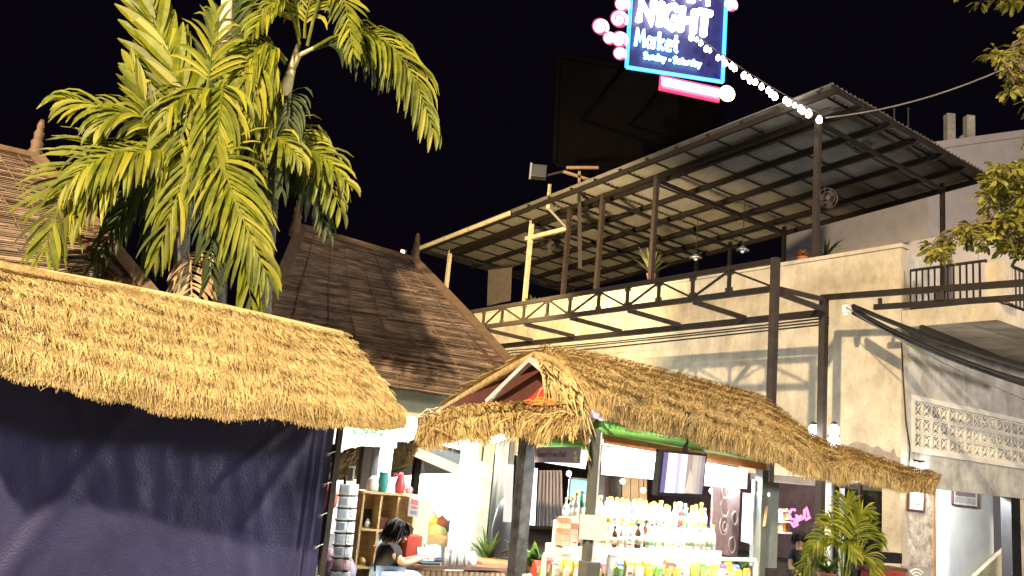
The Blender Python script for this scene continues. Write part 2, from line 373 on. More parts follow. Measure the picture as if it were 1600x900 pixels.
# cables
def sagged(p, q, sag, n=14):
    return [p + (q-p)*(i/n) - K*(sag*4*(i/n)*(1-i/n)) for i in range(n+1)]
def cable(name, p, q, sag, r, label, mat=m_cable, group=None):
    o = MB().tube(sagged(p, q, sag), r, 6).build(name, mat, smooth=True); return tag(o, label, 'cable', group)
j = A(1333, 478, 1.0)
cable('power_cable', j, P(1640, 585, 11.2), .06, .045, 'thick black cable bundle dropping from the steel frame, upper strand')
cable('power_cable', j - K*.05, P(1640, 606, 11.4), .12, .030, 'black cable just under the thick bundle right of the frame')
cable('power_cable', j - K*.12, P(1640, 612, 11.9), .10, .040, 'thick black cable, lowest dark strand before the block screen')
cable('power_cable', A(1322, 480, 1.0), P(1640, 640, 10.5), .1, .010, 'thin pale wire hanging below the cable bundle', m_sheet)
for k, (dz, ya) in enumerate(((0, .02), (.06, .05), (-.05, .035))):
    cable('wall_wire', fa(.75, 4.68+dz, 1.02), fa(13, 4.62+dz*1.6, .95), ya, .016, ['dark wire strung along the rear beam, middle one', 'dark wire strung along the rear beam, top one', 'dark wire strung along the rear beam, lowest one'][k])
o = MB().box(A(1322, 482, .92), .10, .10, .16, AXA).lathe(A(1322, 482, .92)-K*.14, [(.03, 0), (.055, .02), (.03, .05), (.05, .07)], 10).build('insulator', m_white, bevel=.01)
tag(o, 'white insulator where the cables leave the steel frame', 'insulator')

# ------------------------------------------------------------------ the roof over the terrace
FR, FL = A(1300, 130, .5), A(652, 386, .5)
BR = P(1542, 272, 19.2); BL = FL + (BR-FR)*1.12
rc = thing('terrace_canopy', G(A(1273, 392, -.15)), 'large dark steel canopy with zinc sheets over the roof terrace', 'canopy')
def rf(a, b, dz=0): return FR*(1-a)*(1-b) + FL*a*(1-b) + BR*(1-a)*b + BL*a*b + K*dz
NB, NA, WV = 6, 5, 7
for i in range(NB):
    for jx in range(NA):
        vs, fs = [], []; n = WV*4
        b0, b1, a0, a1 = i/NB, (i+1.03)/NB, jx/NA, (jx+1.01)/NA
        for k in range(n+1):
            b = b0+(b1-b0)*k/n; w = .035*math.sin(2*math.pi*k/4) + .004*((i+jx) % 2) + .012*(i % 2)
            vs += [rf(a0, b, w), rf(a1, b, w)]
        fs = [(2*k, 2*k+1, 2*k+3, 2*k+2) for k in range(n)]
        MB().add(vs, fs).build('roof_sheet', m_sheet, rc)
for b in (.012, .17, .34, .51, .68, .84, .985):
    MB().beam(rf(-.002, b, -.14), rf(1, b, -.14), .07, .13).build('beam', m_steel, rc)
for k in range(17):
    a = (k+.35)/17; MB().beam(rf(a, 0, -.055), rf(a, 1, -.055), .035, .04).build('batten', m_steel, rc)
for k, pts in enumerate([(FR, BR), (FL, BL)]):
    MB().beam(pts[0]-K*.09, pts[1]-K*.09, .04, .12).build('edge_trim', m_steel, rc)
MB().beam(rf(.66, -.003, -.10), rf(1.002, -.003, -.10), .05, .13).build('lit_edge_strip', m_cream, rc)  # added cream strip: flood-lit stretch of the front edge put into colour
PX = [(697, 452), (820, 468), (880, 456), (932, 446), (1017, 432), (1274, 394)]
def avals(p): return ((FR-p).dot(U)/((FR-FL).dot(U)))
for px, py in PX:
    p = A(px, py, -.15); a = avals(p)
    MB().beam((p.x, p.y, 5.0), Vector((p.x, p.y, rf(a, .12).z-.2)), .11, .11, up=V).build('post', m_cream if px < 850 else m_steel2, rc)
    tz = rf(a, .12).z-.34
    MB().beam(Vector((p.x, p.y, tz))+V*.06, rf(a, .9, -.36), .06, .08).build('tie_beam', m_steel, rc)
    q = rf(a, .9); MB().beam((q.x, q.y, 5.0), (q.x, q.y, q.z-.2), .09, .09, up=V).build('post', m_steel, rc)
    if px < 1000 and px > 800:
        MB().beam(Vector((p.x, p.y, tz-.5)), rf(a+.02, .34, -.2), .05, .05).build('brace', m_steel, rc)
p0 = [A(x, y, -.15) for x, y in PX]; zt = [rf(avals(p), .12).z-.25 for p in p0]
for i in range(len(PX)-1): MB().beam(Vector((p0[i].x, p0[i].y, zt[i])), Vector((p0[i+1].x, p0[i+1].y, zt[i+1])), .09, .12).build('front_beam', m_steel, rc)
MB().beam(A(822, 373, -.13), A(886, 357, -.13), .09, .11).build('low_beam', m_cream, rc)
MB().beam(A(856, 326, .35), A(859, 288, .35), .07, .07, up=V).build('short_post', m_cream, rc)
MB().beam(A(857, 326, .33), A(884, 355, -.06), .06, .06).build('brace', m_sheet, rc)

# ------------------------------------------------------------------ things on the terrace
def wall_fan(px, py, off, r, label, f=None):
    p = A(px, py, off); t = thing('wall_fan', p, label, 'fan', 'fans under the terrace roof')
    d = (Vector((0, 0, H))-p).normalized() if f is None else f
    X = d.cross(K).normalized(); Y = X.cross(d); m = MB()
    for rr, dz in ((r, 0), (r*.97, .05), (r*.6, .07)): 
        m.tube([p + d*dz + (X*math.cos(k*math.pi/10)+Y*math.sin(k*math.pi/10))*rr for k in range(21)], .008, 4)
    for k in range(12): 
        e = X*math.cos(k*math.pi/6)+Y*math.sin(k*math.pi/6); m.tube([p+d*.09+e*.03, p+d*.07+e*r*.6, p+e*r], .004, 3)
    m.build('cage', m_steel2, t); m = MB()
    for k in range(3):
        e = X*math.cos(k*2.094)+Y*math.sin(k*2.094); g = e.cross(d)
        m.slab([p+e*.03+g*.03, p+e*r*.85+g*.10, p+e*r*.9-g*.06, p+e*.04-g*.03], .006)
    m.build('blade', m_steel2, t); MB().tube([p-d*.12, p+d*.05], .05, 8).build('motor', m_black, t)
    MB().beam(p-d*.1, p-d*.1+K*.25, .03).build('bracket', m_steel, t); return t
wall_fan(1292, 310, -.3, .21, 'round wall fan on the right canopy post', (-U*.9-V*.5-K*.1).normalized())
wall_fan(856, 384, -1.5, .22, 'small dark fan hanging behind the lit left posts')
wall_fan(1345, 222, -2.2, .24, 'fan under the roof sheets near the right roof edge')
def pendant(px, py, off, label):
    p = A(px, py, off); t = thing('pendant_lamp', p, label, 'pendant lamp', 'pendant lamps on the dark terrace')
    MB().lathe(p, [(.16, 0), (.15, .03), (.05, .10), (.02, .13)], 14).build('shade', M('tin_shade', (.5, .5, .52), .25, .1, 4, metal=.8), t, smooth=True)
    MB().tube([p+K*.12, p+K*1.4], .008, 5).build('cord', m_cable, t)
    MB().ball(p-K*.01, .045).build('bulb', glow('dim_bulb', (.9, .93, 1), .7), t); return t
pendant(1087, 404, -1.4, 'tin pendant lamp left of the agave, lower of two'); pendant(1160, 392, -1.4, 'tin pendant lamp nearer the right canopy post')
def table(px, py, off, label):
    p = A(px, py, off); p = Vector((p.x, p.y, 5.0)); t = thing('bar_table', p, label, 'table', 'tables on the dark terrace')
    MB().lathe(p+K*1.02, [(.4, 0), (.42, .02), (.42, .04), (.4, .05)], 16).build('tabletop', m_dwood, t)
    MB().lathe(p, [(.25, 0), (.24, .03), (.035, .06), (.035, 1.02)], 10).build('pedestal', m_steel, t)
for px, l in ((1060, 'round bar table on the terrace below the left pendant'), (1150, 'round bar table on the terrace below the right pendant'), (1215, 'round bar table beside the flower pot')): table(px, 400, -1.5, l)
t = thing('roller_blind', A(778, 470, -1.2), 'dark blind hung behind the lit post on the terrace', 'blind')
MB().slab([A(762, 478, -1.2), A(798, 470, -1.2), A(800, 418, -1.2), A(764, 422, -1.2)], .03).build('sheet', plain('blind_cloth', (.09, .07, .06)), t)
MB().tube([A(761, 420, -1.2), A(802, 416, -1.2)], .04, 8).build('roller', m_steel, t)
# ------------------------------------------------------------------ billboard back, neon sign, string of bulbs
m_bill = plain('billboard_canvas', (.0022, .0018, .002), 1.0, scale=1.4, spec=.02)
bb = thing('billboard_panel', P(960, 290, 23), 'unlit dark billboard panel standing behind the terrace roof under the neon sign', 'billboard')
q = [P(866, 256, 23), P(1120, 330, 24.5), P(1130, 133, 24.5), P(873, 88, 23)]
MB().slab(q, -.12).build('panel', m_bill, bb)
for i_ in (0, 2, 3): MB().beam(q[i_], q[(i_+1) % 4], .1).build('frame', m_bill, bb)
for a, b in (((905, 268), (905, 300)), ((885, 262), (935, 262)), ((880, 268), (930, 284))):
    MB().beam(P(*a, 22.7), P(*b, 22.7), .07).build('strut', m_verge, bb)
MB().beam(P(905, 300, 22.7), P(906, 420, 22.7), .10).build('strut', m_steel, bb)
fl = thing('floodlight', P(845, 268, 22.6), 'black box floodlight on a bracket below the dark billboard corner', 'floodlight')
MB().box(P(842, 269, 22.6), .42, .30, .36).build('housing', m_black, fl, bevel=.02)
MB().box(P(829, 267, 22.55), .05, .22, .40).build('lens', glow('flood_lens', (1, .85, .55), .45), fl)
MB().beam(P(850, 275, 22.6), P(880, 268, 22.7), .05).build('bracket', m_steel, fl)

SO = P(978, 106, 18.6); SX = (P(1129, 129, 19.2)-SO); SN = SX.normalized().cross(K).normalized(); SU = SN.cross(SX.normalized())*-1
if SU.z < 0: SU = -SU
if SN.y > 0: SN = -SN
def sp(px, py, off=0): return on(px, py, SO + SN*off, SN)
ns = thing('neon_sign', SO, 'tall neon sign with blue outline, pink swirls and white lettering above the roof', 'neon sign')
q = [sp(979, 105), sp(1129, 128), sp(1140, -75), sp(992, -85)]
MB().slab(q, .06, nrm=-SN).build('back_panel', plain('sign_board', (.012, .014, .10), .5), ns)
for a in ((1010, 60), (1100, 70)):
    MB().beam(sp(*a, -.07), sp(*a, -.07)-SN*4.6-K*.3, .09).build('strut', m_bill, ns)
n_white = glow('white_neon', (1, .97, .80), 9); n_blue = glow('blue_neon', (.03, .32, 1), 3.2); n_cyan = glow('cyan_neon', (.35, .85, 1), 6)
n_pink = glow('pink_neon', (1, .36, .62), 4.5); n_red = glow('red_neon', (1, .10, .22), 2.0); n_yel = glow('yellow_neon', (1, .95, .45), 7)
def stroke(pts, off=.07): return [sp(x, y, off) for x, y in pts]
for a, b in (((979, 105), (1129, 128)), ((1129, 128), (1138, -75)), ((991, -85), (979, 105))):
    MB().tube([sp(*a, .05), sp(*b, .05)], .048, 8).build('neon_tube', n_blue, ns)
GL = {'N': [[(0, 0), (0, 1), (.7, 0), (.7, 1)]], 'I': [[(.2, 0), (.2, 1)]],
      'G': [[(.7, .82), (.45, 1), (.15, .85), (0, .5), (.15, .12), (.45, 0), (.7, .15), (.7, .45), (.42, .45)]],
      'H': [[(0, 0), (0, 1)], [(.65, 0), (.65, 1)], [(0, .5), (.65, .5)]], 'T': [[(.35, 0), (.35, 1)], [(0, 1), (.7, 1)]],
      'M': [[(0, 0), (.12, 1), (.38, .3), (.64, 1), (.76, 0)]], 'a': [[(.5, .55), (.25, .62), (0, .3), (.22, 0), (.5, .12)], [(.5, .6), (.5, 0)]],
      'r': [[(0, 0), (0, .6)], [(0, .4), (.2, .6), (.38, .58)]], 'k': [[(0, 0), (0, 1)], [(.42, .6), (0, .28), (.45, 0)]],
      'e': [[(0, .32), (.48, .34), (.4, .58), (.18, .62), (0, .35), (.12, .03), (.45, .06)]], 't': [[(.2, .95), (.2, .1), (.4, 0)], [(0, .62), (.42, .62)]],
      'S': [[(.5, .85), (.25, 1), (0, .8), (.12, .55), (.45, .42), (.5, .18), (.25, 0), (0, .15)]], 'u': [[(0, .6), (.02, .12), (.25, 0), (.45, .15)], [(.46, .6), (.46, 0)]],
      'n': [[(0, 0), (0, .6)], [(0, .4), (.25, .62), (.45, .45), (.46, 0)]], 'd': [[(.48, .5), (.22, .6), (0, .3), (.2, 0), (.48, .12)], [(.48, 1), (.48, 0)]],
      'y': [[(0, .6), (.24, .05)], [(.48, .6), (.12, -.35)]], '-': [[(.05, .32), (.4, .32)]], ' ': [], 'C': [[(.6, .85), (.35, 1), (.08, .75), (.02, .35), (.25, 0), (.6, .12)]],
      'i': [[(.1, 0), (.1, .6)], [(.1, .82), (.1, .9)]], 'l': [[(.1, 0), (.1, 1)]], 'h': [[(0, 0), (0, 1)], [(0, .4), (.25, .62), (.45, .45), (.46, 0)]],
      'w': [[(0, .6), (.15, 0), (.32, .5), (.5, 0), (.65, .6)]], 'F': [[(0, 0), (0, 1), (.55, 1)], [(0, .52), (.45, .52)]], 'o': [[(.25, 0), (0, .3), (.25, .62), (.5, .3), (.25, 0)]],
      'm': [[(0, 0), (0, .6)], [(0, .4), (.2, .62), (.36, .45), (.36, 0)], [(.36, .4), (.58, .62), (.74, .45), (.74, 0)]]}
ADV = {'I': .42, 'i': .25, 'l': .25, 'M': .95, 'm': .92, 'w': .82, ' ': .4, 'r': .48, 't': .5, '-': .5, 'N': .9, 'G': .9, 'H': .85, 'T': .8}
def lettering(text, org, xv, yv, mat, r, fn, parent, name='letter', n=6, gap=1.0):
    x = 0
    for ch in text:
        if GL[ch]:
            m = MB()
            for st in GL[ch]:
                m.tube([fn(org[0]+xv[0]*(x+a)+yv[0]*b, org[1]+xv[1]*(x+a)+yv[1]*b) for a, b in st], r, n)
            m.build(name, mat, parent)
        x += ADV.get(ch, .64)*gap
spf = lambda x, y: sp(x, y, .09)
lettering('NIGHT', (998, 33), (29.5, 6.6), (3, -36), n_white, .085, spf, ns)
lettering('NIGHT', (1001, 28), (29.0, 6.5), (2.5, -29), n_yel, .030, lambda x, y: sp(x, y, .17), ns)
lettering('Market', (993, 71), (17.5, 3.0), (1.5, -27), n_cyan, .040, spf, ns)
lettering('Sunday - Saturday', (1006, 91), (9.7, 1.45), (.6, -9.5), n_cyan, .030, spf, ns, gap=.93)
lettering('MM', (1052, -2), (32, 6), (2, -30), n_white, .06, spf, ns)
MB().slab([sp(1030, 140, .0), sp(1124, 160, .0), sp(1126, 137, .0), sp(1032, 117, .0)], .05, nrm=-SN).build('lower_halo', plain('red_halo', (.45, .05, .08), emit=.9, ecol=(1, .03, .15)), ns)  # glowing sheet added for the red halo around the lower tubes
for k in range(4):
    MB().tube([sp(1034, 122+k*4.6, .08), sp(1123, 141+k*4.6, .08)], .030, 6).build('neon_tube', n_pink if k < 3 else n_red, ns)
MB().lathe(sp(1135, 147, .0), [(.19, 0), (.20, .05), (.16, .1)], 20, (SX.normalized(), SU, SN)).build('lamp_disc', n_yel, ns)
def spiral(cx, cy, r):
    pts = []
    for k in range(33):
        a = k/32; ang = a*2*math.pi*1.9+1.2; pts.append(sp(cx+math.cos(ang)*r*a, cy+math.sin(ang)*r*a, .07))
    MB().lathe(sp(cx, cy, .0), [((r+3)*.0138, 0), ((r+3)*.0138, .03)], 20, (SX.normalized(), SU, SN)).build('swirl_halo', glow('pink_halo', (1, .08, .25), .75), ns)  # added glowing disc, stands for the halo around the swirl
    MB().tube(pts, .038, 6).build('swirl_tube', n_pink, ns)
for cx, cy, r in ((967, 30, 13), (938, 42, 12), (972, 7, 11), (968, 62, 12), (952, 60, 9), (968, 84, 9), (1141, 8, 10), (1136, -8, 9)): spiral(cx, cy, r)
lamp('neon_glow', 'POINT', sp(1080, 150, .6), 14, (1, .25, .45), .3)

sl = thing('string_light', P(1280, 182, 16.2), 'string of white bulbs sagging from the neon sign to the canopy post', 'string lights')
pa, pb = sp(1078, 46, .35), A(1283, 178, .55)
wire = sagged(pa, pb, .12, 40)
MB().tube(wire, .012, 5).build('wire', m_cable, sl)
m_bulb = glow('string_bulb', (1, .93, .80), 14)
b0 = MB().lathe((0, 0, -.11), [(.018, -.07), (.050, -.045), (.060, 0), (.042, .05), (.018, .08)], 8).build('bulb', m_bulb, sl, smooth=True)
for i, f in enumerate((.02, .06, .10, .16, .19, .26, .29, .32, .36, .385, .45, .49, .515, .55, .60, .64, .665, .70, .76, .79, .83, .86, .885, .92, .985)):
    k = f*40; a = wire[min(39, int(k))].lerp(wire[min(40, int(k)+1)], k-int(k))
    b = b0 if i == 0 else b0.copy()
    if i: C.objects.link(b); b.parent = sl
    b.location = a - WL[sl.name] + (WL[sl.name] if i < 0 else Vector((random.uniform(-.03, .03), 0, random.uniform(-.04, 0)))) + WL[sl.name]*0
for b in [o for o in sl.children if o.name.startswith('bulb')]:
    b.data = b0.data; b.scale = (random.uniform(.7, 1.15),)*3
for v in b0.data.vertices: v.co = v.co + WL[sl.name]          # bulb mesh kept around its own origin
for f in (.3, .85):
    lamp('bulb_light', 'POINT', wire[int(f*40)]-K*.25-V*.1, 9, (1, .9, .72), .12)
cable('overhead_wire', A(1290, 184, .4), P(1680, 50, 15.5), .32, .016, 'pale overhead wire running from the canopy post to the right', m_sheet)
for k, (x, y0, y1) in enumerate(((1397, 192, 171), (1419, 203, 170))):
    p, q = P(x, y0+8, 19), P(x, y1, 19)
    o = MB().tube([p, q], .022, 6).ball(q, .035, 6).build('aerial_rod', m_steel); tag(o, ['short aerial rod on the canopy edge, left of two', 'longer aerial rod on the canopy edge, right of two'][k], 'aerial rod')

# ------------------------------------------------------------------ far white building behind the canopy
fb2 = thing('far_building', G(P(1540, 300, 34)), 'pale flat roofed building far behind the terrace canopy', 'building')
q = [P(1450, 224, 33), P(1700, 190, 36), P(1700, 330, 36), P(1450, 420, 33)]
w = (q[1]-q[0]); n_ = Vector((w.y, -w.x, 0)).normalized(); n_ = n_ if n_.y > 0 else -n_
top = [q[0], q[1], Vector((q[1].x, q[1].y, q[0].z*.0+q[1].z))]
MB().slab([G(q[0]), G(q[1]), q[1], q[0]], 9, nrm=n_).build('wall', m_lilac, fb2)
MB().slab([q[0]-n_*.06+K*.02, q[1]-n_*.06+K*.02, q[1]-n_*.06-K*.3, q[0]-n_*.06-K*.3], .05, nrm=n_).build('cornice', m_lilac, fb2)
for px, y0, y1 in ((1499, 224, 188), (1530, 220, 191)):
    p = P(px, y0, 33.9) + n_*.5; z1 = P(px, y1, 34.4).z
    MB().box((p.x, p.y, (p.z+z1)/2), .34, .34, z1-p.z+.4).build('column_stub', m_conc2, fb2)
MB().lathe(P(1546, 216, 34.6)+n_*1.2-K*.3, [(.35, 0), (.4, .3), (.3, .75), (.12, .9)], 10).build('water_tank', m_conc2, fb2)

# ------------------------------------------------------------------ two timber houses with strip roofs
def strip_roof(name, lv, rv, rows, label, parent):
    lv = [Vector(p) for p in lv]; rv = [Vector(p) for p in rv]
    def pl(c, b):
        k = min(b, .9999)*(len(c)-1); i = int(k); return c[i].lerp(c[i+1], k-i)
    def Sf(a, b): return pl(lv, b).lerp(pl(rv, b), a)
    nrm = (Sf(1, .5)-Sf(0, .5)).cross(Sf(.5, 0)-Sf(.5, 1)).normalized()
    if nrm.y > 0: nrm = -nrm
    vs, fs = [], []
    for i in range(rows):
        a = 0; b0, b1 = i/rows, (i+1.25)/rows
        while a < 1:
            L = random.uniform(.08, .38); a1 = min(1, a+L); h = random.uniform(.010, .024); h2 = h*random.uniform(.55, 1.2)
            j = random.uniform(-.18, .18)/rows; k = len(vs)
            vs += [Sf(a, b0)+nrm*.002, Sf(a1-.002, b0)+nrm*.002, Sf(a1-.002, min(.9999, b1+j))+nrm*h2, Sf(a, min(.9999, b1+j))+nrm*h]
            vs += [vs[k+2]-nrm*.03, vs[k+3]-nrm*.03]
            fs += [(k, k+1, k+2, k+3), (k+3, k+2, k+4, k+5)]; a = a1
    MB().add(vs, fs).build(name, m_shingle, parent, kind='stuff')
    n = 10
    g = [Sf(i/n, j/n)-nrm*.02 for j in range(n+1) for i in range(n+1)]
    MB().add(g, [(j*(n+1)+i, j*(n+1)+i+1, (j+1)*(n+1)+i+1, (j+1)*(n+1)+i) for j in range(n) for i in range(n)]).build('roof_underlay', m_dwood, parent)
    for k in range(1, 8):
        a = k/8+random.uniform(-.02, .02)
        MB().tube([Sf(a+random.uniform(-.004, .004), b/12*.98)+nrm*.030 for b in range(13)], .007, 4).build('tie_batten', m_verge, parent)
    return Sf, nrm
def house(lv, rv, label, ridge_ext, left_board=True):
    h = thing('timber_house', G(rv[0]), label, 'house')
    Sf, nrm = strip_roof('roof_strips', lv, rv, 104, label, h)
    for c in ([rv, lv] if left_board else [rv]):
        for i in range(len(c)-1): MB().beam(c[i]+nrm*.03, c[i+1]+nrm*.03, .16, .07, up=nrm).build('verge_board', m_verge, h)
    MB().tube([lv[0]+K*.03, rv[0]+K*.03], .06, 8).build('ridge_cap', m_verge, h)
    rd = (rv[0]-lv[0]).normalized(); back = Vector((-rd.y, rd.x, 0)); back = back if back.y > 0 else -back
    ez = rv[-1].z
    MB().slab([lv[0], rv[0], rv[0]+back*2.4-K*(rv[0].z-ez), lv[0]+back*2.4-K*(lv[0].z-ez)], .05, nrm=K).build('rear_roof', m_dwood, h)
    il, ir = lv[-1].lerp(rv[-1], .04), lv[-1].lerp(rv[-1], .93)
    il, ir = il+back*.5, ir+back*.35
    for f_ in (.0, .5, 1.0): g_ = il.lerp(ir, f_)+back*.06; MB().beam((g_.x, g_.y, 0), (g_.x, g_.y, 2.2), .14, .14, up=back).build('stilt', m_dwood, h)
    MB().slab([Vector((il.x, il.y, 2.2)), Vector((ir.x, ir.y, 2.2)), Vector((ir.x, ir.y, ez+.25)), Vector((il.x, il.y, ez+.25))], .12, nrm=back).build('wall', plain('pale_green_wall', (.46, .50, .38), scale=2), h)
    MB().slab([rv[0]-rd*.12-K*.1, rv[-1].lerp(rv[0], .12)-rd*.2, rv[0]+back*2-K*(rv[0].z-ez)*.9-rd*.12], .05, nrm=-rd).build('gable_wall', m_dwood, h)
    return h
def finial(p, hgt, label):
    o = MB().lathe(p-K*.12, [(.10, 0), (.10, .10), (.07, .12), (.085, .18), (.06, .22), (.075, .30), (.05, .34), (.06, .42), (.038, .46), (.045, .52), (.02, .60), (.004, hgt+.12)], 10).build('roof_finial', m_verge, smooth=True)
    return tag(o, label, 'finial', 'roof finials')
R_L = [P(470, 358, 12.6), P(440, 432, 12.2), P(408, 500, 11.7), P(375, 570, 11.2)]
R_R = [P(645, 408, 14.0), P(692, 456, 13.7), P(747, 514, 13.3), P(806, 580, 12.9), P(856, 642, 12.5)]
house(R_L, R_R, 'timber house with brown strip roof behind the palm, right one of two', 0)
L_L = [P(-230, 185, 8.9), P(-235, 290, 8.6), P(-240, 420, 8.3), P(-245, 540, 8.0)]
L_R = [P(58, 250, 10.2), P(143, 350, 9.9), P(236, 462, 9.5), P(318, 562, 9.1)]
house(L_L, L_R, 'timber house with brown strip roof at the far left behind the blue awning stall', 0, False)
finial(P(54, 244, 10.25), .42, 'spired wooden finial on the far left house roof')
finial(P(462, 356, 12.55), .52, 'spired wooden finial beside the palm on the left end of the middle roof')
finial(P(648, 408, 14.05), .46, 'spired wooden finial near the canopy on the right end of the middle roof')
fd = thing('floodlight', P(632, 402, 14.1), 'tiny lit floodlight beside the finial on the brown roof', 'floodlight')
MB().box(P(630, 397, 14.1), .10, .10, .14).build('housing', m_black, fd); MB().box(P(629, 396, 14.03), .06, .04, .11).build('lens', glow('flood_face', (1, .82, .5), 5), fd)
MB().beam(P(632, 398, 14.1), P(636, 410, 14.1), .03).build('bracket', m_steel, fd)
lamp('roof_flood', 'SPOT', P(628, 425, 16.5), 8500, (1, .76, .36), .5, target=fa(10, 6.4, 0), cone=80, blend=.7)
# ------------------------------------------------------------------ thatch
def thatch(top, bot, courses, dens, parent, mat, fringe=.22, bulge=.05, lift=.05, width=.013, flip=1, label=None, sag=0, shag=1.0, name='thatch'):
    """courses of straw: a backing sheet and thousands of tapering blades, the lowest course hanging past the eave"""
    T = np.array([tuple(p) for p in top]); Bm = np.array([tuple(p) for p in bot])
    seg = np.linalg.norm(np.diff((T+Bm)/2, axis=0), axis=1); cum = np.concatenate([[0], np.cumsum(seg)]); Ln = cum[-1]; cum = cum/Ln
    def poly(c, a):
        a = np.clip(a, 0, 1); return np.stack([np.interp(a, cum, c[:, k]) for k in range(3)], -1)
    def nrm0(a):
        d1 = poly(T, a+.01)+poly(Bm, a+.01)-poly(T, a-.01)-poly(Bm, a-.01); d2 = poly(Bm, a)-poly(T, a)
        n = np.cross(d1, d2); n /= np.linalg.norm(n, axis=-1, keepdims=True)+1e-9
        n *= np.where(n[..., 2:3] < 0, -1, 1)*flip; return n
    def Sf(a, b):
        p = poly(T, a)*(1-b[..., None]) + poly(Bm, a)*b[..., None]
        w = .02*np.sin(a*Ln*5.1)+.015*np.sin(a*Ln*11.3+1)
        return p + nrm0(a)*(bulge*np.sin(np.pi*b)**.8)[..., None] + np.array([0, 0, 1])*(w*b)[..., None]
    na, nb = max(8, int(Ln*6)), 8
    aa, bb_ = np.meshgrid(np.linspace(0, 1, na+1), np.linspace(0, 1, nb+1)); g = Sf(aa.ravel(), bb_.ravel())
    idx = lambda i, j: j*(na+1)+i
    q = [(idx(i, j), idx(i+1, j), idx(i+1, j+1), idx(i, j+1)) for j in range(nb) for i in range(na)]
    n = nrm0(aa.ravel()); g2 = g-n*.07; N = len(g)
    q2 = [(a+N, d+N, c+N, b+N) for a, b, c, d in q]
    rim = [(idx(i, 0), idx(i, 0)+N, idx(i+1, 0)+N, idx(i+1, 0)) for i in range(na)] + [(idx(i, nb), idx(i+1, nb), idx(i+1, nb)+N, idx(i, nb)+N) for i in range(na)]
    rim += [(idx(0, j), idx(0, j+1), idx(0, j+1)+N, idx(0, j)+N) for j in range(nb)] + [(idx(na, j), idx(na, j)+N, idx(na, j+1)+N, idx(na, j+1)) for j in range(nb)]
    fast_mesh(name+'_backing', np.concatenate([g, g2]), q+q2+rim, m_under, parent)
    V_, Q_ = [], []; off = 0
    sl = np.linalg.norm(poly(Bm, np.array([.5]))-poly(T, np.array([.5])))
    for c in range(courses):
        cnt = int(dens*Ln*(1.5 if c == courses-1 else 1))
        a = RS.rand(cnt); wav = .035*np.sin(a*Ln*2.3+c*1.7)+.02*np.sin(a*Ln*6.1+c)
        b0 = np.clip((c-.30+RS.rand(cnt)*.75)/courses + wav*.3, 0, .995)
        ln = (.95+.55*RS.rand(cnt)**2)/courses + (fringe*(.45+.75*RS.rand(cnt)**1.5*shag)/sl if c == courses-1 else 0)
        b1 = np.minimum((c+1.0)/courses+(RS.rand(cnt)-.5)*.22/courses + wav/1.6, 99) if c < courses-1 else b0+ln
        if c == courses-1: b1 = np.maximum(1+(fringe*(RS.rand(cnt)*1.0-.25)*shag**.5 - .0)/sl, b0+.3/courses) + np.maximum(0, RS.rand(cnt)-.93)*fringe*4/sl
        b1 = np.maximum(b1, b0+.35/courses)
        over = np.maximum(b1-1, 0)*sl; b1c = np.minimum(b1, 1.0)
        a1 = a + RS.normal(0, .035*shag, cnt)/Ln + RS.normal(0, .10*shag, cnt)*(RS.rand(cnt) < .12)/Ln
        n_ = nrm0(a); p0 = Sf(a, b0)+n_*.012; p2 = Sf(a1, b1c)
        dn = poly(Bm, a)-poly(T, a); dn /= np.linalg.norm(dn, axis=1, keepdims=True)
        lf = lift*(.35+.9*RS.rand(cnt)) + .05*shag*(RS.rand(cnt) < .06)
        p2 = p2 + n_*lf[:, None] + (dn*.45+np.array([0, 0, -.75]))*over[:, None] + RS.normal(0, .012*shag, (cnt, 3))*over[:, None]*6
        p1 = p0*.5+p2*.5 + n_*(lf*.28)[:, None]
        d = p2-p0; wd = np.cross(d, n_); wd /= np.linalg.norm(wd, axis=1, keepdims=True)+1e-9
        ang = RS.normal(0, .5, cnt)[:, None]; wd = wd*np.cos(ang)+n_*np.sin(ang)
        hw = (width*(.5+.8*RS.rand(cnt)))[:, None]/2
        vv = np.stack([p0-wd*hw, p0+wd*hw, p1-wd*hw, p1+wd*hw, p2-wd*hw*.35, p2+wd*hw*.35], 1).reshape(-1, 3)
        k = off+np.arange(cnt)[:, None]*6
        Q_.append(np.concatenate([k+np.array([0, 1, 3, 2]), k+np.array([2, 3, 5, 4])])); V_.append(vv); off += cnt*6
    o = fast_mesh(name, np.concatenate(V_), np.concatenate(Q_), mat, parent, kind='stuff')
    if label: o['label'] = label
    return o
# ------------------------------------------------------------------ left stall: thatch above a blue awning
st = thing('thatched_stall', G(P(250, 800, 7)), 'thatched stall at the left with a drawn dark blue awning sheet', 'stall')
topL = [P(-170, 372, 6.9), P(0, 416, 7.5), P(170, 446, 7.85), P(350, 482, 8.25), P(535, 524, 8.7)]
botL = [P(-170, 505, 5.7), P(0, 566, 6.2), P(173, 617, 6.5), P(358, 642, 6.85), P(635, 660, 7.4)]
thatch(topL, botL, 7, 2900, st, m_thatch, fringe=.11, bulge=.05, lift=.018, width=.0062, shag=1.2)
MB().tube([p+K*.01 for p in topL], .035, 6).build('ridge_pole', m_thatch, st)
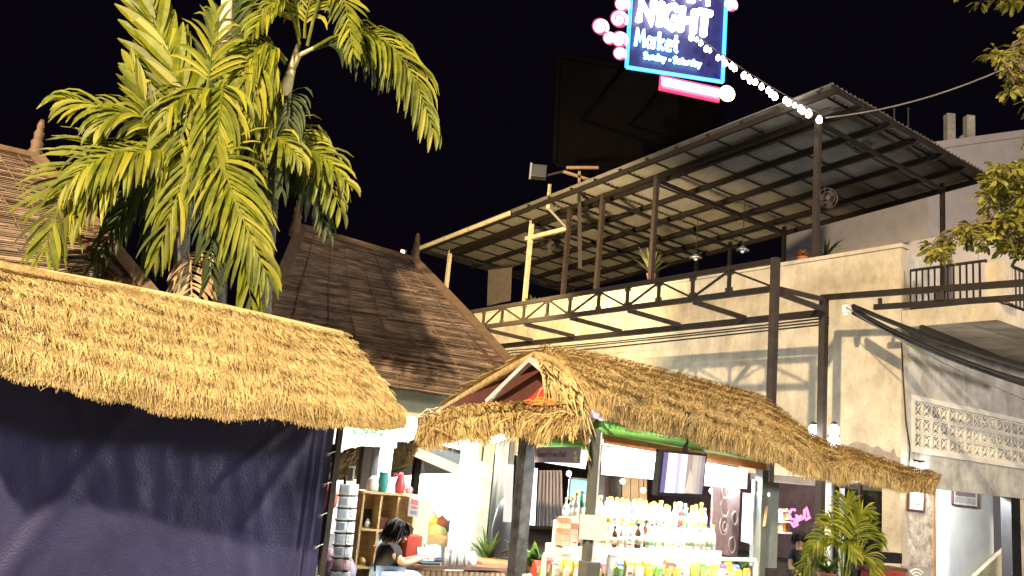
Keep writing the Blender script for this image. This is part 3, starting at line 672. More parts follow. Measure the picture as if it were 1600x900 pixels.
# rear slope, so that the roof closes behind
bk = Vector((-.45, .9, 0)).normalized()
MB().slab([topL[0]-K*.05, topL[-1]-K*.05, topL[-1]+bk*1.1-K*1.0, topL[0]+bk*1.1-K*1.0], .06, nrm=K).build('rear_thatch', m_under, st)
W0, W1 = P(-170, 800, 6.55), P(506, 800, 8.0)
W0, W1 = G(W0), G(W1); wd = (W1-W0); wl = wd.length; wd.normalize(); wn_ = Vector((wd.y, -wd.x, 0))
vs, nx, nz = [], 120, 60
for j in range(nz+1):
    for i in range(nx+1):
        a, z = i/nx, j/nz*2.05
        d = .016*noise.noise((a*9, z*.8, 3)) +   .008*noise.noise((a*26+z*2, z*1.5, 1)) + .003*noise.noise((a*60-z*5, z*7, 5)) + .006*abs(noise.noise((a*22+z*3, z*3-a*9, 8))) + .05*math.exp(-((a-.955)/.02)**2)*math.sin(a*300)*.5
        d += .03*math.exp(-((a*wl - .55 - z*.5)/.09)**2) + .022*math.exp(-((a*wl - 3.1 + (2-z)*.55)/.06)**2)*(z > .9) + .02*math.exp(-((a*wl-2.7+(1.75-z)*.9)/.05)**2)*(z > 1.2)
        vs.append(W0 + wd*(a*wl) + K*z + wn_*d)
MB().add(vs, [(j*(nx+1)+i, j*(nx+1)+i+1, (j+1)*(nx+1)+i+1, (j+1)*(nx+1)+i) for j in range(nz) for i in range(nx)]).build('awning_sheet', m_tarp, st, smooth=True)
for k in range(7):
    p = W1-wd*.05+K*(.25+k*.27); MB().tube([p+wn_*.055+wd*.016*math.cos(x*.785)+K*.016*math.sin(x*.785) for x in range(9)], .004, 4).build('eyelet', M('brass_eyelet', (.4, .33, .2), .35, metal=.9), st)
    MB().tube([p+wn_*.055, p+wd*.07+K*.03+wn_*.03, W1+wd*.05+K*(.27+k*.27)-wn_*.0], .004, 4).build('tie_cord', m_white, st)
pp = W1+wd*.05; MB().beam(pp, pp+K*2.0, .05, .05, up=V).build('post', m_steel2, st)
MB().beam(W0-wn_*.1+K*1.95, W1-wn_*.1+K*1.9, .06).build('rail', m_dwood, st)
# ------------------------------------------------------------------ right stall: gabled thatch over the bottle display
s2 = thing('thatched_stall', G(P(930, 850, 7)), 'open thatched stall with red gable, green tubes and a bottle display', 'stall')
R0, R1 = P(833, 549, 7.8), P(1180, 622, 9.5)
rt = [R0, P(925, 562, 8.2), P(1010, 580, 8.6), P(1100, 603, 9.05), R1, P(1218, 652, 9.6), P(1262, 694, 9.7), P(1335, 720, 9.95), P(1400, 742, 10.05), P(1462, 763, 10.0)]
rb = [P(912, 624, 7.1), P(945, 638, 7.1), P(1000, 655, 7.4), P(1066, 671, 7.7), P(1170, 700, 8.2), P(1235, 725, 8.5), P(1300, 740, 8.8), P(1352, 746, 9.1), P(1405, 755, 9.5), P(1460, 766, 9.9)]
thatch(rt, rb, 7, 2800, s2, m_thatch2, fringe=.12, bulge=.10, lift=.015, width=.0058, shag=1.6)
lb = [P(655, 662, 9.5), P(662, 662, 9.6)+V*1, P(662, 662, 9.6)+V*3]
thatch([R0-U*.02, R0+V*1+K*.0, R0+V*3.0], lb, 5, 500, s2, m_thatch2, fringe=.2, bulge=.03, lift=.06, width=.012, shag=1.5, name='rear_thatch')
# straw skirt under the gable
kt = [P(665, 655, 9.0), P(700, 640, 8.75), P(735, 632, 8.5), P(800, 631, 7.9), P(885, 634, 7.2), P(912, 648, 7.0)]
kb = [P(650, 694, 8.7), P(700, 686, 8.4), P(760, 670, 8.0), P(811, 664, 7.6), P(850, 667, 7.2), P(905, 664, 6.8)]
thatch(kt, kb, 2, 900, s2, m_thatch2, fringe=.14, bulge=.03, lift=.04, width=.010, shag=1.8, name='gable_skirt')
# straw falling over the right of the gable
thatch([P(838, 556, 7.55), P(870, 575, 7.35), P(905, 600, 7.2)], [P(862, 606, 7.3), P(895, 628, 7.15), P(925, 650, 7.0)], 2, 260, s2, m_thatch, fringe=.22, bulge=.02, lift=.08, width=.015, shag=2.6, name='verge_straw')
MB().slab([P(690, 640, 9.0), P(905, 645, 7.35), P(838, 556, 7.95)], .04, nrm=V).build('gable_board', plain('red_brown_gable', (.075, .022, .016), .7), s2)
m = MB()
for p, q in ((P(762, 628, 8.32), P(830, 562, 7.72)), (P(830, 562, 7.72), P(852, 580, 7.55))): m.beam(p, q, .05, .045)
m.build('barge_trim', plain('lilac_paint', (.55, .48, .52)), s2)
def cloth(px4, Ys, name, mat, par, n=10, amp=.03, seed=0):
    a, b, c, d = [P(x, y, Y) for (x, y), Y in zip(px4, Ys)]; vs = []
    nr = (b-a).cross(d-a).normalized()
    for j in range(n+1):
        for i in range(n+1):
            p = (a*(1-i/n)+b*(i/n))*(1-j/n)+(d*(1-i/n)+c*(i/n))*(j/n); vs.append(p+nr*amp*noise.noise((i*.6+seed, j*.35, seed)))
    o = MB().add(vs, [(j*(n+1)+i, j*(n+1)+i+1, (j+1)*(n+1)+i+1, (j+1)*(n+1)+i) for j in range(n) for i in range(n)]).build(name, mat, par, smooth=True)
    sm = o.modifiers.new('thickness', 'SOLIDIFY'); sm.thickness = .006; return o
m_red = plain('red_cloth', (.55, .03, .015), .7); m_or = plain('orange_cloth', (.85, .22, .03), .7); m_green = plain('green_tube', (.22, .55, .14), .35)
cloth(((818, 632), (880, 634), (905, 606), (862, 586)), (7.55, 7.2, 7.1, 7.4), 'red_cloth', m_red, s2, seed=2)
cloth(((826, 632), (868, 634), (862, 622), (840, 620)), (7.45, 7.15, 7.2, 7.35), 'orange_cloth', m_or, s2, seed=4, amp=.02)
def vpost(px, py, Y, w, zt, name='post', mat=m_steel, par=s2, zb=0):
    p = P(px, py, Y); return MB().beam((p.x, p.y, zb), (p.x, p.y, zt), w, w, up=V).build(name, mat, par, bevel=.006)
pf = P(931, 700, 7.05); pb_ = P(822, 740, 7.85)
m_grey = plain('grey_green_paint', (.10, .105, .09), .45)
vpost(929, 700, 7.05, .062, 2.0, mat=m_grey); vpost(936, 700, 7.06, .030, 1.98, name='trim_strip', mat=m_white, zb=1.0); vpost(820, 740, 7.85, .12, 2.05, mat=M('worn_blue_black_post', (.025, .025, .035), .45, .5, 14, (.07, .07, .075)))
vpost(1190, 760, 8.75, .09, 1.85, mat=m_grey)
MB().tube([P(834, 683, 7.9), P(927, 704, 7.6)], .052, 12).build('green_tube', m_green, s2, smooth=True)
MB().tube([P(932, 666, 7.1), P(1060, 688, 7.75), P(1195, 714, 8.5)], .056, 12).build('green_tube', m_green, s2, smooth=True)
MB().slab([P(943, 693, 7.35), P(1195, 735, 8.7), P(1195, 722, 8.7), P(943, 679, 7.35)], .02).build('fascia', plain('orange_board', (.70, .26, .10)), s2)
MB().slab([P(836, 676, 8.0), P(924, 693, 7.7), P(924, 672, 7.7), P(840, 668, 8.0)], .02).build('fascia', plain('peach_board', (.7, .30, .14)), s2)
cloth(((918, 648), (945, 660), (936, 645), (926, 640)), (7.0, 7.0, 7.1, 7.05), 'plastic_flap', plain('blue_white_plastic', (.35, .38, .6)), s2)
# ------------------------------------------------------------------ lights and signs hung in the right stall
def D(a, b, z): p = pf + V*a + U*b; return Vector((p.x, p.y, z))
AXD = (V, U, K)
m_lit = glow('lit_panel', (1, .99, .95), 2.2); m_tube = glow('fluorescent_tube', (.96, 1, .97), 6)
def tubelight(p, q, label, e, group='fluorescent tubes in the stalls'):
    t = thing('tube_light', p, label, 'tube light', group)
    MB().tube([p, q], .018, 8).build('tube', m_tube, t); d = (q-p).normalized()
    MB().beam(p+K*.04-d*.03, q+K*.04+d*.03, .05, .03).build('fitting', m_white, t)
    o = lamp('tube_glow', 'AREA', (p+q)/2-K*.05, e, COOL, (q-p).length, target=(p+q)/2-K*2); o.data.shape = 'RECTANGLE'; o.data.size_y = .08
    return t
tubelight(D(.35, .48, 1.93), D(1.75, .48, 1.88), 'fluorescent tube over the front of the bottle display', 210)
tubelight(D(.1, 1.35, 2.0), D(1.3, 1.35, 1.96), 'fluorescent tube behind the bottle display', 70)
tubelight(D(1.9, .62, 1.84), D(2.4, .62, 1.82), 'fluorescent tube above the lit box sign on the right of the display', 60)
def panel(name, px4, Ys, th, mat, label, cat, frame=None, group=None):
    q = [P(x, y, Y) for (x, y), Y in zip(px4, Ys if isinstance(Ys, (list, tuple)) else [Ys]*4)]
    t = thing(name, q[0], label, cat, group)
    n = (q[1]-q[0]).cross(q[3]-q[0]).normalized(); n = n if n.y > 0 else -n
    MB().slab(q, th, nrm=n).build('panel', mat, t)
    if frame:
        for i in range(4): MB().beam(q[i]-n*.004, q[(i+1) % 4]-n*.004, frame[1], th+.02, up=n).build('frame', frame[0], t)
    return t, q, n
panel('lit_sign', ((946, 742), (1030, 750), (1031, 708), (948, 698)), (7.75, 8.1, 8.1, 7.75), .06, m_lit, 'blank lit white sign panel hung between the green tube and the bottles', 'lit sign')
panel('lit_sign', ((1101, 759), (1167, 764), (1168, 733), (1103, 726)), (8.05, 8.4, 8.4, 8.05), .08, m_lit, 'blank lit white box sign to the right of the television', 'lit sign')
panel('lit_sign', ((842, 721), (911, 732), (917, 704), (846, 700)), (7.75, 7.55, 7.55, 7.75), .05, m_lit, 'lit white panel behind the lilac name board', 'lit sign')
t, q, n = panel('name_board', ((835, 722), (906, 724), (908, 698), (836, 699)), (7.6, 7.42, 7.42, 7.6), .02, plain('lilac_board', (.60, .55, .74)), 'lilac name board with grey script hung under the green tube', 'sign board')
def qmap(q, n, off=.008):
    x0, x1, x2, x3 = q
    return lambda a, b: (x0*(1-a)+x1*a)*(1-b) + (x3*(1-a)+x2*a)*b - n*off
f = qmap(q, n); m_ink = plain('grey_ink', (.22, .2, .28))
lettering('Sweet From Chili', (.05, .36), (.073, .0), (.012, .36), m_ink, .0035, f, t, n=4)
for a, b, r in ((.90, .62, .025), (.92, .25, .03)): MB().lathe(f(a, b), [(r, 0), (r*.8, .006)], 10, (V, K, -n)).build('flower_mark', plain('olive_mark', (.2, .2, .1)), t)
panel('screen', ((888, 778), (917, 780), (920, 750), (891, 747)), 9.3, .05, glow('cyan_screen', (.22, .85, .95), 1.25), 'bright cyan screen behind the left stall post', 'screen', (m_black, .02))
for k, (q4, Y, l) in enumerate(((((786, 815), (799, 816), (803, 726), (790, 725)), 8.6, 'tall warm white light box left of the dark stall post'), (((823, 820), (836, 821), (840, 732), (827, 730)), 8.3, 'tall bright white light box right of the dark stall post'))):
    panel('light_box', q4, Y, .08, glow('light_box', (1, .95, .86) if k == 0 else (1, 1, .97), .75 if k == 0 else 2), l, 'light box')
# television
t, q, n = panel('television', ((1026, 774), (1098, 777), (1105, 709), (1034, 702)), (7.55, 7.95, 7.95, 7.55), .06, m_black, 'flat television with a pale picture hung under the thatch eave', 'television')
sc = MB(); f = qmap(q, n, .006); mats = []
cols = [((.20, .14, .42), .8), ((1, .97, 1), 1.1), ((.62, .55, .85), .9), ((.85, .78, .82), 1.0), ((.55, .40, .36), .7), ((.70, .55, .45), .8), ((.62, .50, .46), .7), ((.45, .34, .40), .6)]
xs = [.045, .14, .34, .42, .56, .68, .80, .88, .955]
for i, (c, s) in enumerate(cols):
    sc.slab([f(xs[i], .07), f(xs[i+1], .07), f(xs[i+1], .94), f(xs[i], .94)], .002, nrm=-n, mi=i); mats.append(glow('tv_picture', c, s*1.3))
sc.build('screen', mats, t)
m = MB(); m.slab([f(.56, .08)-n*.003, f(.74, .10)-n*.003, f(.70, .45)-n*.003, f(.63, .6)-n*.003], .002, nrm=-n); m.build('picture_detail', glow('tv_figure', (.95, .80, .62), .9), t)
MB().beam(q[2].lerp(q[3], .5), q[2].lerp(q[3], .5)+K*.35, .04).build('bracket', m_steel, t)
# ------------------------------------------------------------------ the bottle display
m_dsp = plain('display_white', (.80, .80, .76), .5, var=.05)
ds = thing('display_stand', D(.9, .4, 0), 'white stepped display stand packed with bottles around the stall post', 'display stand')
for b0, b1, z, a0, a1 in ((.14, .40, .82, -.33, 2.24), (.405, .66, 1.04, .08, 2.02), (.665, .98, 1.21, .40, 2.18)):
    MB().box(D((a0+a1)/2, (b0+b1)/2, z/2), a1-a0, b1-b0, z, AXD).build('step', m_dsp, ds, bevel=.008)
for a0, a1, zz in ((-.31, .22, 1.0), (.36, 1.24, 1.0), (1.29, 2.21, 1.0)):
    MB().box(D((a0+a1)/2, .16, zz), a1-a0, .025, .03, AXD).build('rail', m_dsp, ds)
    for a in (a0, a1): MB().box(D(a, .155, .905), .028, .028, .17, AXD).build('rail_post', m_dsp, ds)
MB().box(D(.02, .0, .49), .15, .10, .98, AXD).build('post_base', m_grey, s2, bevel=.01)
panel('price_card', ((905, 842), (946, 845), (948, 806), (907, 804)), 7.0, .01, plain('cream_card', (.85, .80, .62)), 'cream card fixed to the stall post in front of the bottles', 'card')
def bmat(n_, c, **k): return M(n_, c, .12, .08, 4, spec=.6, **k)
KINDS = {  # body colour, cap colour, label colour, height, radius, words
 'clear': (bmat('clear_spirit', (.72, .74, .70)), plain('yellow_cap', (.75, .60, .05), .4), plain('white_label', (.82, .80, .7)), .27, .034, 'clear bottle with yellow cap and white label'),
 'green': (bmat('green_glass', (.05, .20, .12)), plain('grey_green_cap', (.25, .35, .30), .4), plain('cream_label', (.75, .70, .5)), .29, .036, 'green glass bottle with grey green cap'),
 'orange': (bmat('orange_drink', (.75, .33, .05)), plain('yellow_cap', (.75, .60, .05), .4), plain('orange_label', (.8, .55, .25)), .26, .036, 'bottle of orange drink with yellow cap'),
 'blue': (bmat('blue_glass', (.28, .42, .68)), plain('navy_cap', (.06, .08, .22), .4), plain('pale_label', (.7, .75, .85)), .29, .034, 'pale blue bottle with navy cap'),
 'red': (bmat('red_drink', (.42, .03, .03)), plain('white_cap', (.8, .78, .74), .4), plain('red_label', (.55, .12, .08)), .25, .037, 'dark red bottle with white cap'),
 'brown': (bmat('brown_glass', (.08, .03, .015)), plain('black_cap', (.03, .03, .03), .4), plain('tan_label', (.6, .5, .35)), .24, .030, 'small brown bottle with black cap'),
 'white': (bmat('milky_bottle', (.78, .76, .66)), plain('cream_cap', (.80, .72, .35), .4), plain('green_label', (.35, .5, .25)), .25, .036, 'milky white bottle with cream cap')}
PROTO = {}
def bottle(kind, p, where):
    mb, mc, ml, h, r, w = KINDS[kind]; lab = w + ' ' + where
    grp = lab + ' row'
    if kind not in PROTO:
        t = thing('bottle', p, lab, 'bottle', grp)
        MB().lathe(p, [(r*.9, 0), (r, .01), (r, h*.58), (r*.85, h*.66), (r*.38, h*.78), (r*.36, h*.90)], 12).build('glass', mb, t, smooth=True)
        MB().lathe(p, [(r*1.02, h*.16), (r*1.02, h*.48)], 12).build('paper_label', ml, t, smooth=True)
        MB().lathe(p+K*h*.88, [(r*.5, 0), (r*.52, .01), (r*.52, h*.11), (r*.4, h*.12)], 10).build('cap', mc, t)
        PROTO[kind] = t; return t
    return dup(PROTO[kind], p, lab, grp, rz=random.uniform(0, 6), scale=random.uniform(.74, .92))
def fill(n, a0, da, b, z, kinds, where):
    for i in range(n):
        if random.random() < .06: continue
        bottle(random.choice(kinds), D(a0+i*da+random.uniform(-.012, .012), b+random.uniform(-.018, .018), z), where)
cl = ['clear']*5 + ['white']*2
fill(25, .44, .0695, .72, 1.21, cl+['orange', 'green', 'green', 'red', 'blue'], 'on the top step, front line')
fill(24, .46, .070, .81, 1.21, cl+['orange', 'clear'], 'on the top step, middle line')
fill(23, .48, .071, .91, 1.21, cl+['green'], 'on the top step, back line')
fill(26, .26, .0675, .56, 1.04, cl+['brown', 'red', 'blue', 'orange'], 'on the middle step, back line')
fill(26, .27, .0675, .455, 1.04, cl+['white', 'white', 'brown', 'clear'], 'on the middle step, front line')
PK = [('red', (.55, .08, .05)), ('yellow', (.75, .55, .05)), ('green', (.15, .38, .08)), ('blue', (.12, .2, .5)), ('orange', (.8, .3, .05)), ('purple', (.25, .08, .22)), ('white', (.8, .78, .7))]
PP = {}
def packet(k, p, where, s=1):
    nm, c = PK[k]; lab = 'small %s snack packet %s' % (nm, where)
    if k not in PP:
        t = thing('snack_packet', p, lab, 'packet', lab + ' row'); m = MB()
        w, h = .075, .12
        m.add([p+V*a*w/2+U*b*dd+K*z for z, dd in ((0, .012), (h*.15, .024), (h*.5, .028), (h*.85, .02), (h, .004)) for a, b in ((-1, -1), (1, -1), (1, 1), (-1, 1))],
              [(4*i+j, 4*i+(j+1) % 4, 4*i+4+(j+1) % 4, 4*i+4+j) for i in range(4) for j in range(4)] + [(3, 2, 1, 0), (16, 17, 18, 19)])
        m.build('pouch', plain(nm+'_foil', c, .35), t)
        MB().box(p-U*.027+K*h*.45, .045, .006, .05, AXD).build('picture_label', plain(nm+'_print', tuple(min(1, x*.5+.4) for x in c)), t)
        PP[k] = t; return t
    return dup(PP[k], p, lab, lab + ' row', scale=s, rz=random.uniform(-.15, .15))
for i in range(25): packet(random.choice([0, 1, 2, 3, 4, 5, 1, 4]), D(-.27+i*.098, .29+random.uniform(-.01, .01), .82), 'behind the rail of the lowest display step', random.uniform(.9, 1.3))
for i in range(22): packet(random.choice([1, 2, 1, 6, 6, 4]), D(-.28+i*.115, .20, .82), 'along the front edge of the lowest display step', random.uniform(.6, .9))
for i in range(9):
    b_, z_ = ((.41, 1.045), (.67, 1.215), (.152, .84))[i % 3]; pc_ = D(.2+i*.2+random.uniform(-.03, .03), b_-.006, z_); t = thing('price_card', pc_, ['small white price card on the middle step edge', 'small white price card on the top step edge', 'small white price card on the lowest step edge'][i % 3], 'card', ['price cards on the middle step', 'price cards on the top step', 'price cards on the lowest step'][i % 3])
    MB().box(pc_+K*.03, .06, .004, .045, AXD).build('card', m_white, t); MB().box(pc_+K*.03-U*.003, .04, .002, .012, AXD).build('price_mark', plain('red_mark', (.5, .05, .05)), t)
bx = thing('stacked_cartons', D(.12, .5, 1.04), 'stack of small reddish cartons at the left end of the display', 'cartons')
for i in range(5):
    for j in range(2): MB().box(D(.10+j*.09+random.uniform(-.006, .006), .46, 1.065+i*.046), .085, .09, .043, AXD).build('carton', plain('carton', random.choice([(.40, .17, .13), (.62, .42, .34), (.72, .6, .5), (.5, .3, .2)])), bx)
# hanging banner with ovals, glass display column, light posts right of the bottles
t, q, n = panel('fabric_banner', ((1110, 860), (1152, 872), (1157, 762), (1115, 757)), (8.6, 8.9, 8.9, 8.6), .02, plain('mauve_banner', (.26, .17, .17), .8, scale=9), 'mauve fabric banner printed with pale ovals beside the bottle display', 'banner')
f = qmap(q, n)
for a, b, r in ((.4, .92, .055), (.42, .68, .075), (.42, .42, .075), (.45, .40, .035), (.75, .16, .06), (.8, .55, .05)):
    MB().tube([f(a, b)+(V*math.cos(k*.42)*r*.8+K*math.sin(k*.42)*r*1.25) for k in range(16)], .006, 4).build('oval_print', plain('oval_ink', (.45, .36, .34)), t)
panel('lit_sign', ((1160, 846), (1171, 849), (1176, 772), (1163, 770)), 9.1, .05, m_lit, 'narrow upright white lit strip beside the glass column', 'lit sign')
gc = thing('display_column', P(1190, 880, 8.8), 'tall grey glass display column with a faded carrot picture', 'display column')
p = P(1192, 880, 8.9); p = G(p); ct = P(1192, 752, 8.9).z
MB().box(p+K*.45, .22, .2, .9, AXD).build('base', m_steel2, gc, bevel=.01)
MB().box(p+K*(.9+ct)/2+K*.003, .20, .18, ct-.905, AXD).build('glass_case', M('grey_glass', (.20, .23, .22), .12, .15, 5, spec=.7), gc)
MB().box(P(1193, 772, 8.72), .17, .02, .035, AXD).build('white_band', m_lit, gc)
MB().slab([P(1187, 824, 8.70), P(1196, 822, 8.70), P(1200, 792, 8.72), P(1194, 790, 8.72)], .006, nrm=U).build('carrot_print', plain('faded_orange', (.50, .33, .16)), gc)
MB().box(P(1176, 800, 8.75), .02, .02, .62, AXD).build('edge_trim', m_white, gc)
# ------------------------------------------------------------------ lamps on posts and walls
def twin_lamp(px, label):
    p = A(px, 680, 1.12) if px < 1285 else A(px, 680, 1.12)
    t = thing('twin_lamp', p, label, 'lamp', 'twin lamps on the frame post'); g = glow('lamp_glass', (1, 1, .96), 9)
    MB().lathe(p-K*.22, [(.03, 0), (.10, .04), (.11, .12), (.07, .2)], 12).build('globe', g, t, smooth=True)
    MB().lathe(p-K*.01, [(.06, 0), (.085, .05), (.085, .14), (.04, .19)], 12).build('globe', g, t, smooth=True)
    MB().beam(p, A(1285, 682, 1.1), .03).build('arm', m_steel, t)
    MB().lathe(p+K*.18, [(.05, 0), (.05, .03), (.02, .05)], 10).build('cap', m_black, t)
    lamp('lamp_light', 'POINT', p - V*.25 - U*.05, 14, (1, .97, .9), .1)
twin_lamp(1271, 'white twin globe lamp on the left of the frame post'); twin_lamp(1303, 'white twin globe lamp on the right of the frame post')
p = B(1440, 724, .14); t = thing('spot_lamp', p, 'white spot lamp on the side wall above the thatch tail', 'lamp')
MB().tube([p, p-K*.09-U*.03+V*.02], [.045, .085], 12).build('reflector', glow('spot_glow', (1, 1, .98), 9), t); MB().tube([p+K*.005, p+K*.05], .05, 10).build('housing', m_black, t)
MB().beam(p+K*.03, p+K*.05+U*.14, .03).build('bracket', m_black, t)
lamp('spot_light', 'POINT', p-K*.22-U*.12, 30, (1, .98, .95), .06)
p = P(772, 678, 8.6); t = thing('hanging_lamp', p, 'bare bright lamp hanging under the straw skirt of the right stall', 'lamp')
MB().tube([p-K*.02+V*.12, p-K*.03, p+K*.04-V*.02, p+K*.09+V*.1], [.025, .07, .06, .03], 10).build('bulb', glow('hot_bulb', (1, 1, .93), 10), t, smooth=True)
MB().tube([p+K*.09, p+K*.4], .012, 5).build('cord', m_cable, t)
lamp('hanging_light', 'POINT', p-K*.16, 55, (1, .96, .85), .07)
lamp('room_light', 'POINT', fb(2.1, 2.2, -.65), 700, (.93, .97, 1), .1)
lamp('screen_room_light', 'POINT', fb(2.5, 3.0, -.9), 45, (1, .9, .7), .2)
lamp('bar_light', 'POINT', fa(5, 3.2, -2.5), 130, (1, .82, .72), .2)
# framed pictures
def picture(px4, fn, off, lab, cols):
    q = [fn(x, y, off) for x, y in px4]; t = thing('framed_picture', q[0], lab, 'picture')
    n = (q[1]-q[0]).cross(q[3]-q[0]).normalized(); n = n if n.y > 0 else -n
    MB().slab(q, .015, nrm=n).build('print', plain('picture_paper', (.7, .68, .68)), t); f = qmap(q, n, .004)
    for i in range(4): MB().beam(q[i]-n*.006, q[(i+1) % 4]-n*.006, .03, .035, up=n).build('frame', m_dwood, t)
    for i, (a0, b0, a1, b1, c) in enumerate(cols): MB().slab([f(a0, b0), f(a1, b0), f(a1, b1), f(a0, b1)], .002, nrm=-n).build('print_area', plain('print_tone', c), t)
picture(((1487, 788), (1527, 793), (1528, 760), (1488, 756)), B, -1.38, 'framed landscape picture on the white room wall', [(.12, .45, .9, .72, (.22, .16, .18)), (.12, .72, .9, .9, (.6, .58, .6)), (.1, .12, .9, .4, (.45, .43, .43))])
picture(((1418, 796), (1443, 799), (1444, 767), (1420, 764)), B, .02, 'framed notice on the peeling pillar', [(.2, .62, .85, .78, (.5, .44, .46)), (.25, .3, .8, .42, (.45, .42, .44))])
t, q, n = panel('notice_board', ((1408, 912), (1454, 914), (1455, 887), (1409, 884)), (14.6, 14.75, 14.75, 14.6), .03, plain('grey_board', (.26, .25, .25)), 'grey notice board with a white wireless symbol at the foot of the pillar', 'sign')
f = qmap(q, n, .006)
for r in (.16, .11, .06): MB().tube([f(.5, .28)+(q[1]-q[0]).normalized()*r*math.cos(x)+K*r*math.sin(x) for x in [R(40+k*10) for k in range(11)]], .016, 5).build('wireless_arc', m_white, t)
MB().ball(f(.5, .3), .022).build('wireless_dot', m_white, t)
# ------------------------------------------------------------------ the bar behind the right stall
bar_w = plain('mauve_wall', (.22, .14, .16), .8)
o = MB().box(fa(2.0, 1.0, -.25), 2.6, .1, .001+2.0-.01, AXA)
t = thing('bar_partition', G(fa(1.9, 0, -1.6)), 'mauve partition inside the bar behind the pink neon word', 'partition')
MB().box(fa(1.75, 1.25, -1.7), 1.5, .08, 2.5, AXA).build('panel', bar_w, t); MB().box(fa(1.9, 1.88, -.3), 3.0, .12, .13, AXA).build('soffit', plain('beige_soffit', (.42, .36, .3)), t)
t = thing('neon_word', P(1250, 810, 17.2), 'small pink neon script glowing inside the bar', 'neon sign'); fnw = lambda x, y: P(x, y, 17.2)
for st_ in ([(1243, 797), (1237, 796), (1233, 803), (1236, 811), (1243, 812), (1247, 806), (1243, 805)], [(1243, 812), (1246, 820), (1240, 823), (1237, 819), (1244, 815), (1252, 811)], [(1247, 811), (1252, 806), (1255, 811), (1257, 808)],
            [(1257, 810), (1257, 797), (1260, 793), (1262, 800), (1264, 808), (1259, 812), (1266, 808)]):
    MB().tube([fnw(*x) for x in st_], .026, 6).build('neon_tube', glow('hot_pink_neon', (1, .16, .38), 3.2), t)
lamp('neon_word_light', 'POINT', P(1248, 812, 16.8), 8, (1, .15, .35), .1)
t = thing('bar_shelf', P(1215, 825, 16.6), 'lit shelf of glasses behind the glass column', 'shelf')
for py in (795, 812, 829): MB().beam(P(1196, py, 16.6), P(1232, py+4, 16.3), .3, .03).build('board', m_white, t)
for k in range(7): MB().lathe(P(1199+k*5, 812, 16.45), [(.05, 0), (.06, .1), (.02, .16), (.02, .2)], 8).build('glass', [m_lit, m_white, m_or, m_white, m_lit, plain('amber', (.6, .35, .08)), m_white][k], t)
for k in range(7): MB().lathe(P(1199+k*5, 829, 16.45), [(.05, 0), (.055, .14), (.03, .17)], 8).build('jar', [m_or, plain('tan_jar', (.5, .33, .18)), m_white, plain('jar_yellow', (.7, .6, .2)), m_white, m_or, m_dwood][k], t)
lamp('shelf_light', 'POINT', P(1212, 790, 16.2), 14, (.95, 1, 1), .1)
t = thing('glass_door', G(fa(.7, 0, -.1)), 'dark glass sliding door with curtain folds beside the peeling pillar', 'door')
m = MB(); n = 60; vs = []
for i in range(n+1):
    a = .37+.92*i/n; d = -.35+.04*math.sin(i*1.3)+.02*math.sin(i*3.1); vs += [fa(a, 0, d), fa(a, ZO, d)]
m.add(vs, [(2*i, 2*i+2, 2*i+3, 2*i+1) for i in range(n)]); m.build('curtain', plain('dark_curtain', (.05, .055, .06), .8, stretch=(6, 6, .4)), t)
MB().box(fa(.83, ZO/2, -.12), .93, .012, ZO-.1, AXA).build('pane', M('door_glass', (.9, .95, .95), .03, 0, 1, trans=1), t)
for tt in (.36, .83, 1.30): MB().box(fa(tt, ZO/2-.004, -.1), .05, .06, ZO-.02, AXA).build('frame', m_steel2, t)
o = MB().box(fa(1.44, ZO/2, -.1), .2, .2, ZO-.004, AXA).build('pillar', m_white, bld)
bn = thing('bench', P(1370, 890, 14), 'dark bench with a red seat below the glass door', 'bench')
MB().beam(P(1338, 868, 13.6), P(1404, 872, 14.2), .12, .16).build('backrest', m_black, bn)
MB().beam(P(1335, 885, 13.4), P(1402, 889, 14.0), .35, .06).build('seat', m_dwood, bn)
MB().beam(P(1360, 897, 13.3), P(1400, 900, 13.8), .3, .14).build('cushion', plain('red_cushion', (.4, .05, .04)), bn)
for px in (1342, 1398): p = P(px, 890, 13.8); MB().beam((p.x, p.y, 0), p, .05).build('leg', m_black, bn)
# bar interior seen between the posts
t = thing('wood_panel', P(990, 760, 18), 'brown wooden panel at the back of the bar left of the television', 'panel')
for k in range(3): MB().slab([P(972+k*13, 850, 18), P(984+k*13, 850, 18), P(984+k*13, 728, 18), P(972+k*13, 728, 18)], .06).build('plank', plain('tan_plank', (.34, .24, .15), scale=2), t)
t = thing('bar_window', P(950, 760, 18.5), 'grey bar window left of the brown wooden panel', 'window')
MB().slab([P(925, 850, 18.5), P(970, 850, 18.5), P(970, 740, 18.5), P(925, 740, 18.5)], .03).build('pane', M('grey_pane', (.16, .15, .15), .3, .3, 2), t)
for q in (((925, 740), (970, 740)), ((948, 742), (948, 848))): MB().beam(P(*q[0], 18.4), P(*q[1], 18.4), .08).build('frame', m_dwood, t)
for k, (px, py) in enumerate(((889, 740), (973, 752), (1005, 766), (1112, 767))):
    p = P(px, py, 15); t = thing('bar_lamp', p, 'small white lamp glowing %s' % ['above the cyan screen', 'before the grey bar window', 'left of the television foot', 'below the right box sign'][k], 'lamp', 'small lamps in the bar')
    MB().ball(p, .045).build('bulb', m_bulb, t); MB().tube([p+K*.04, p+K*.8], .01, 4).build('cord', m_cable, t)
t = thing('curtain', P(850, 800, 13), 'pale grey curtain in the bar behind the right light box', 'curtain')
m = MB(); vs = []
for i in range(41):
    a = i/40; d = Vector((0, .05*math.sin(i*1.1), 0)); vs += [P(838+a*42, 822, 13)+d, P(842+a*36, 735, 13)+d]
m.add(vs, [(2*i, 2*i+2, 2*i+3, 2*i+1) for i in range(40)]).build('cloth', plain('grey_curtain', (.42, .38, .40), .8, stretch=(4, 4, .3)), t)
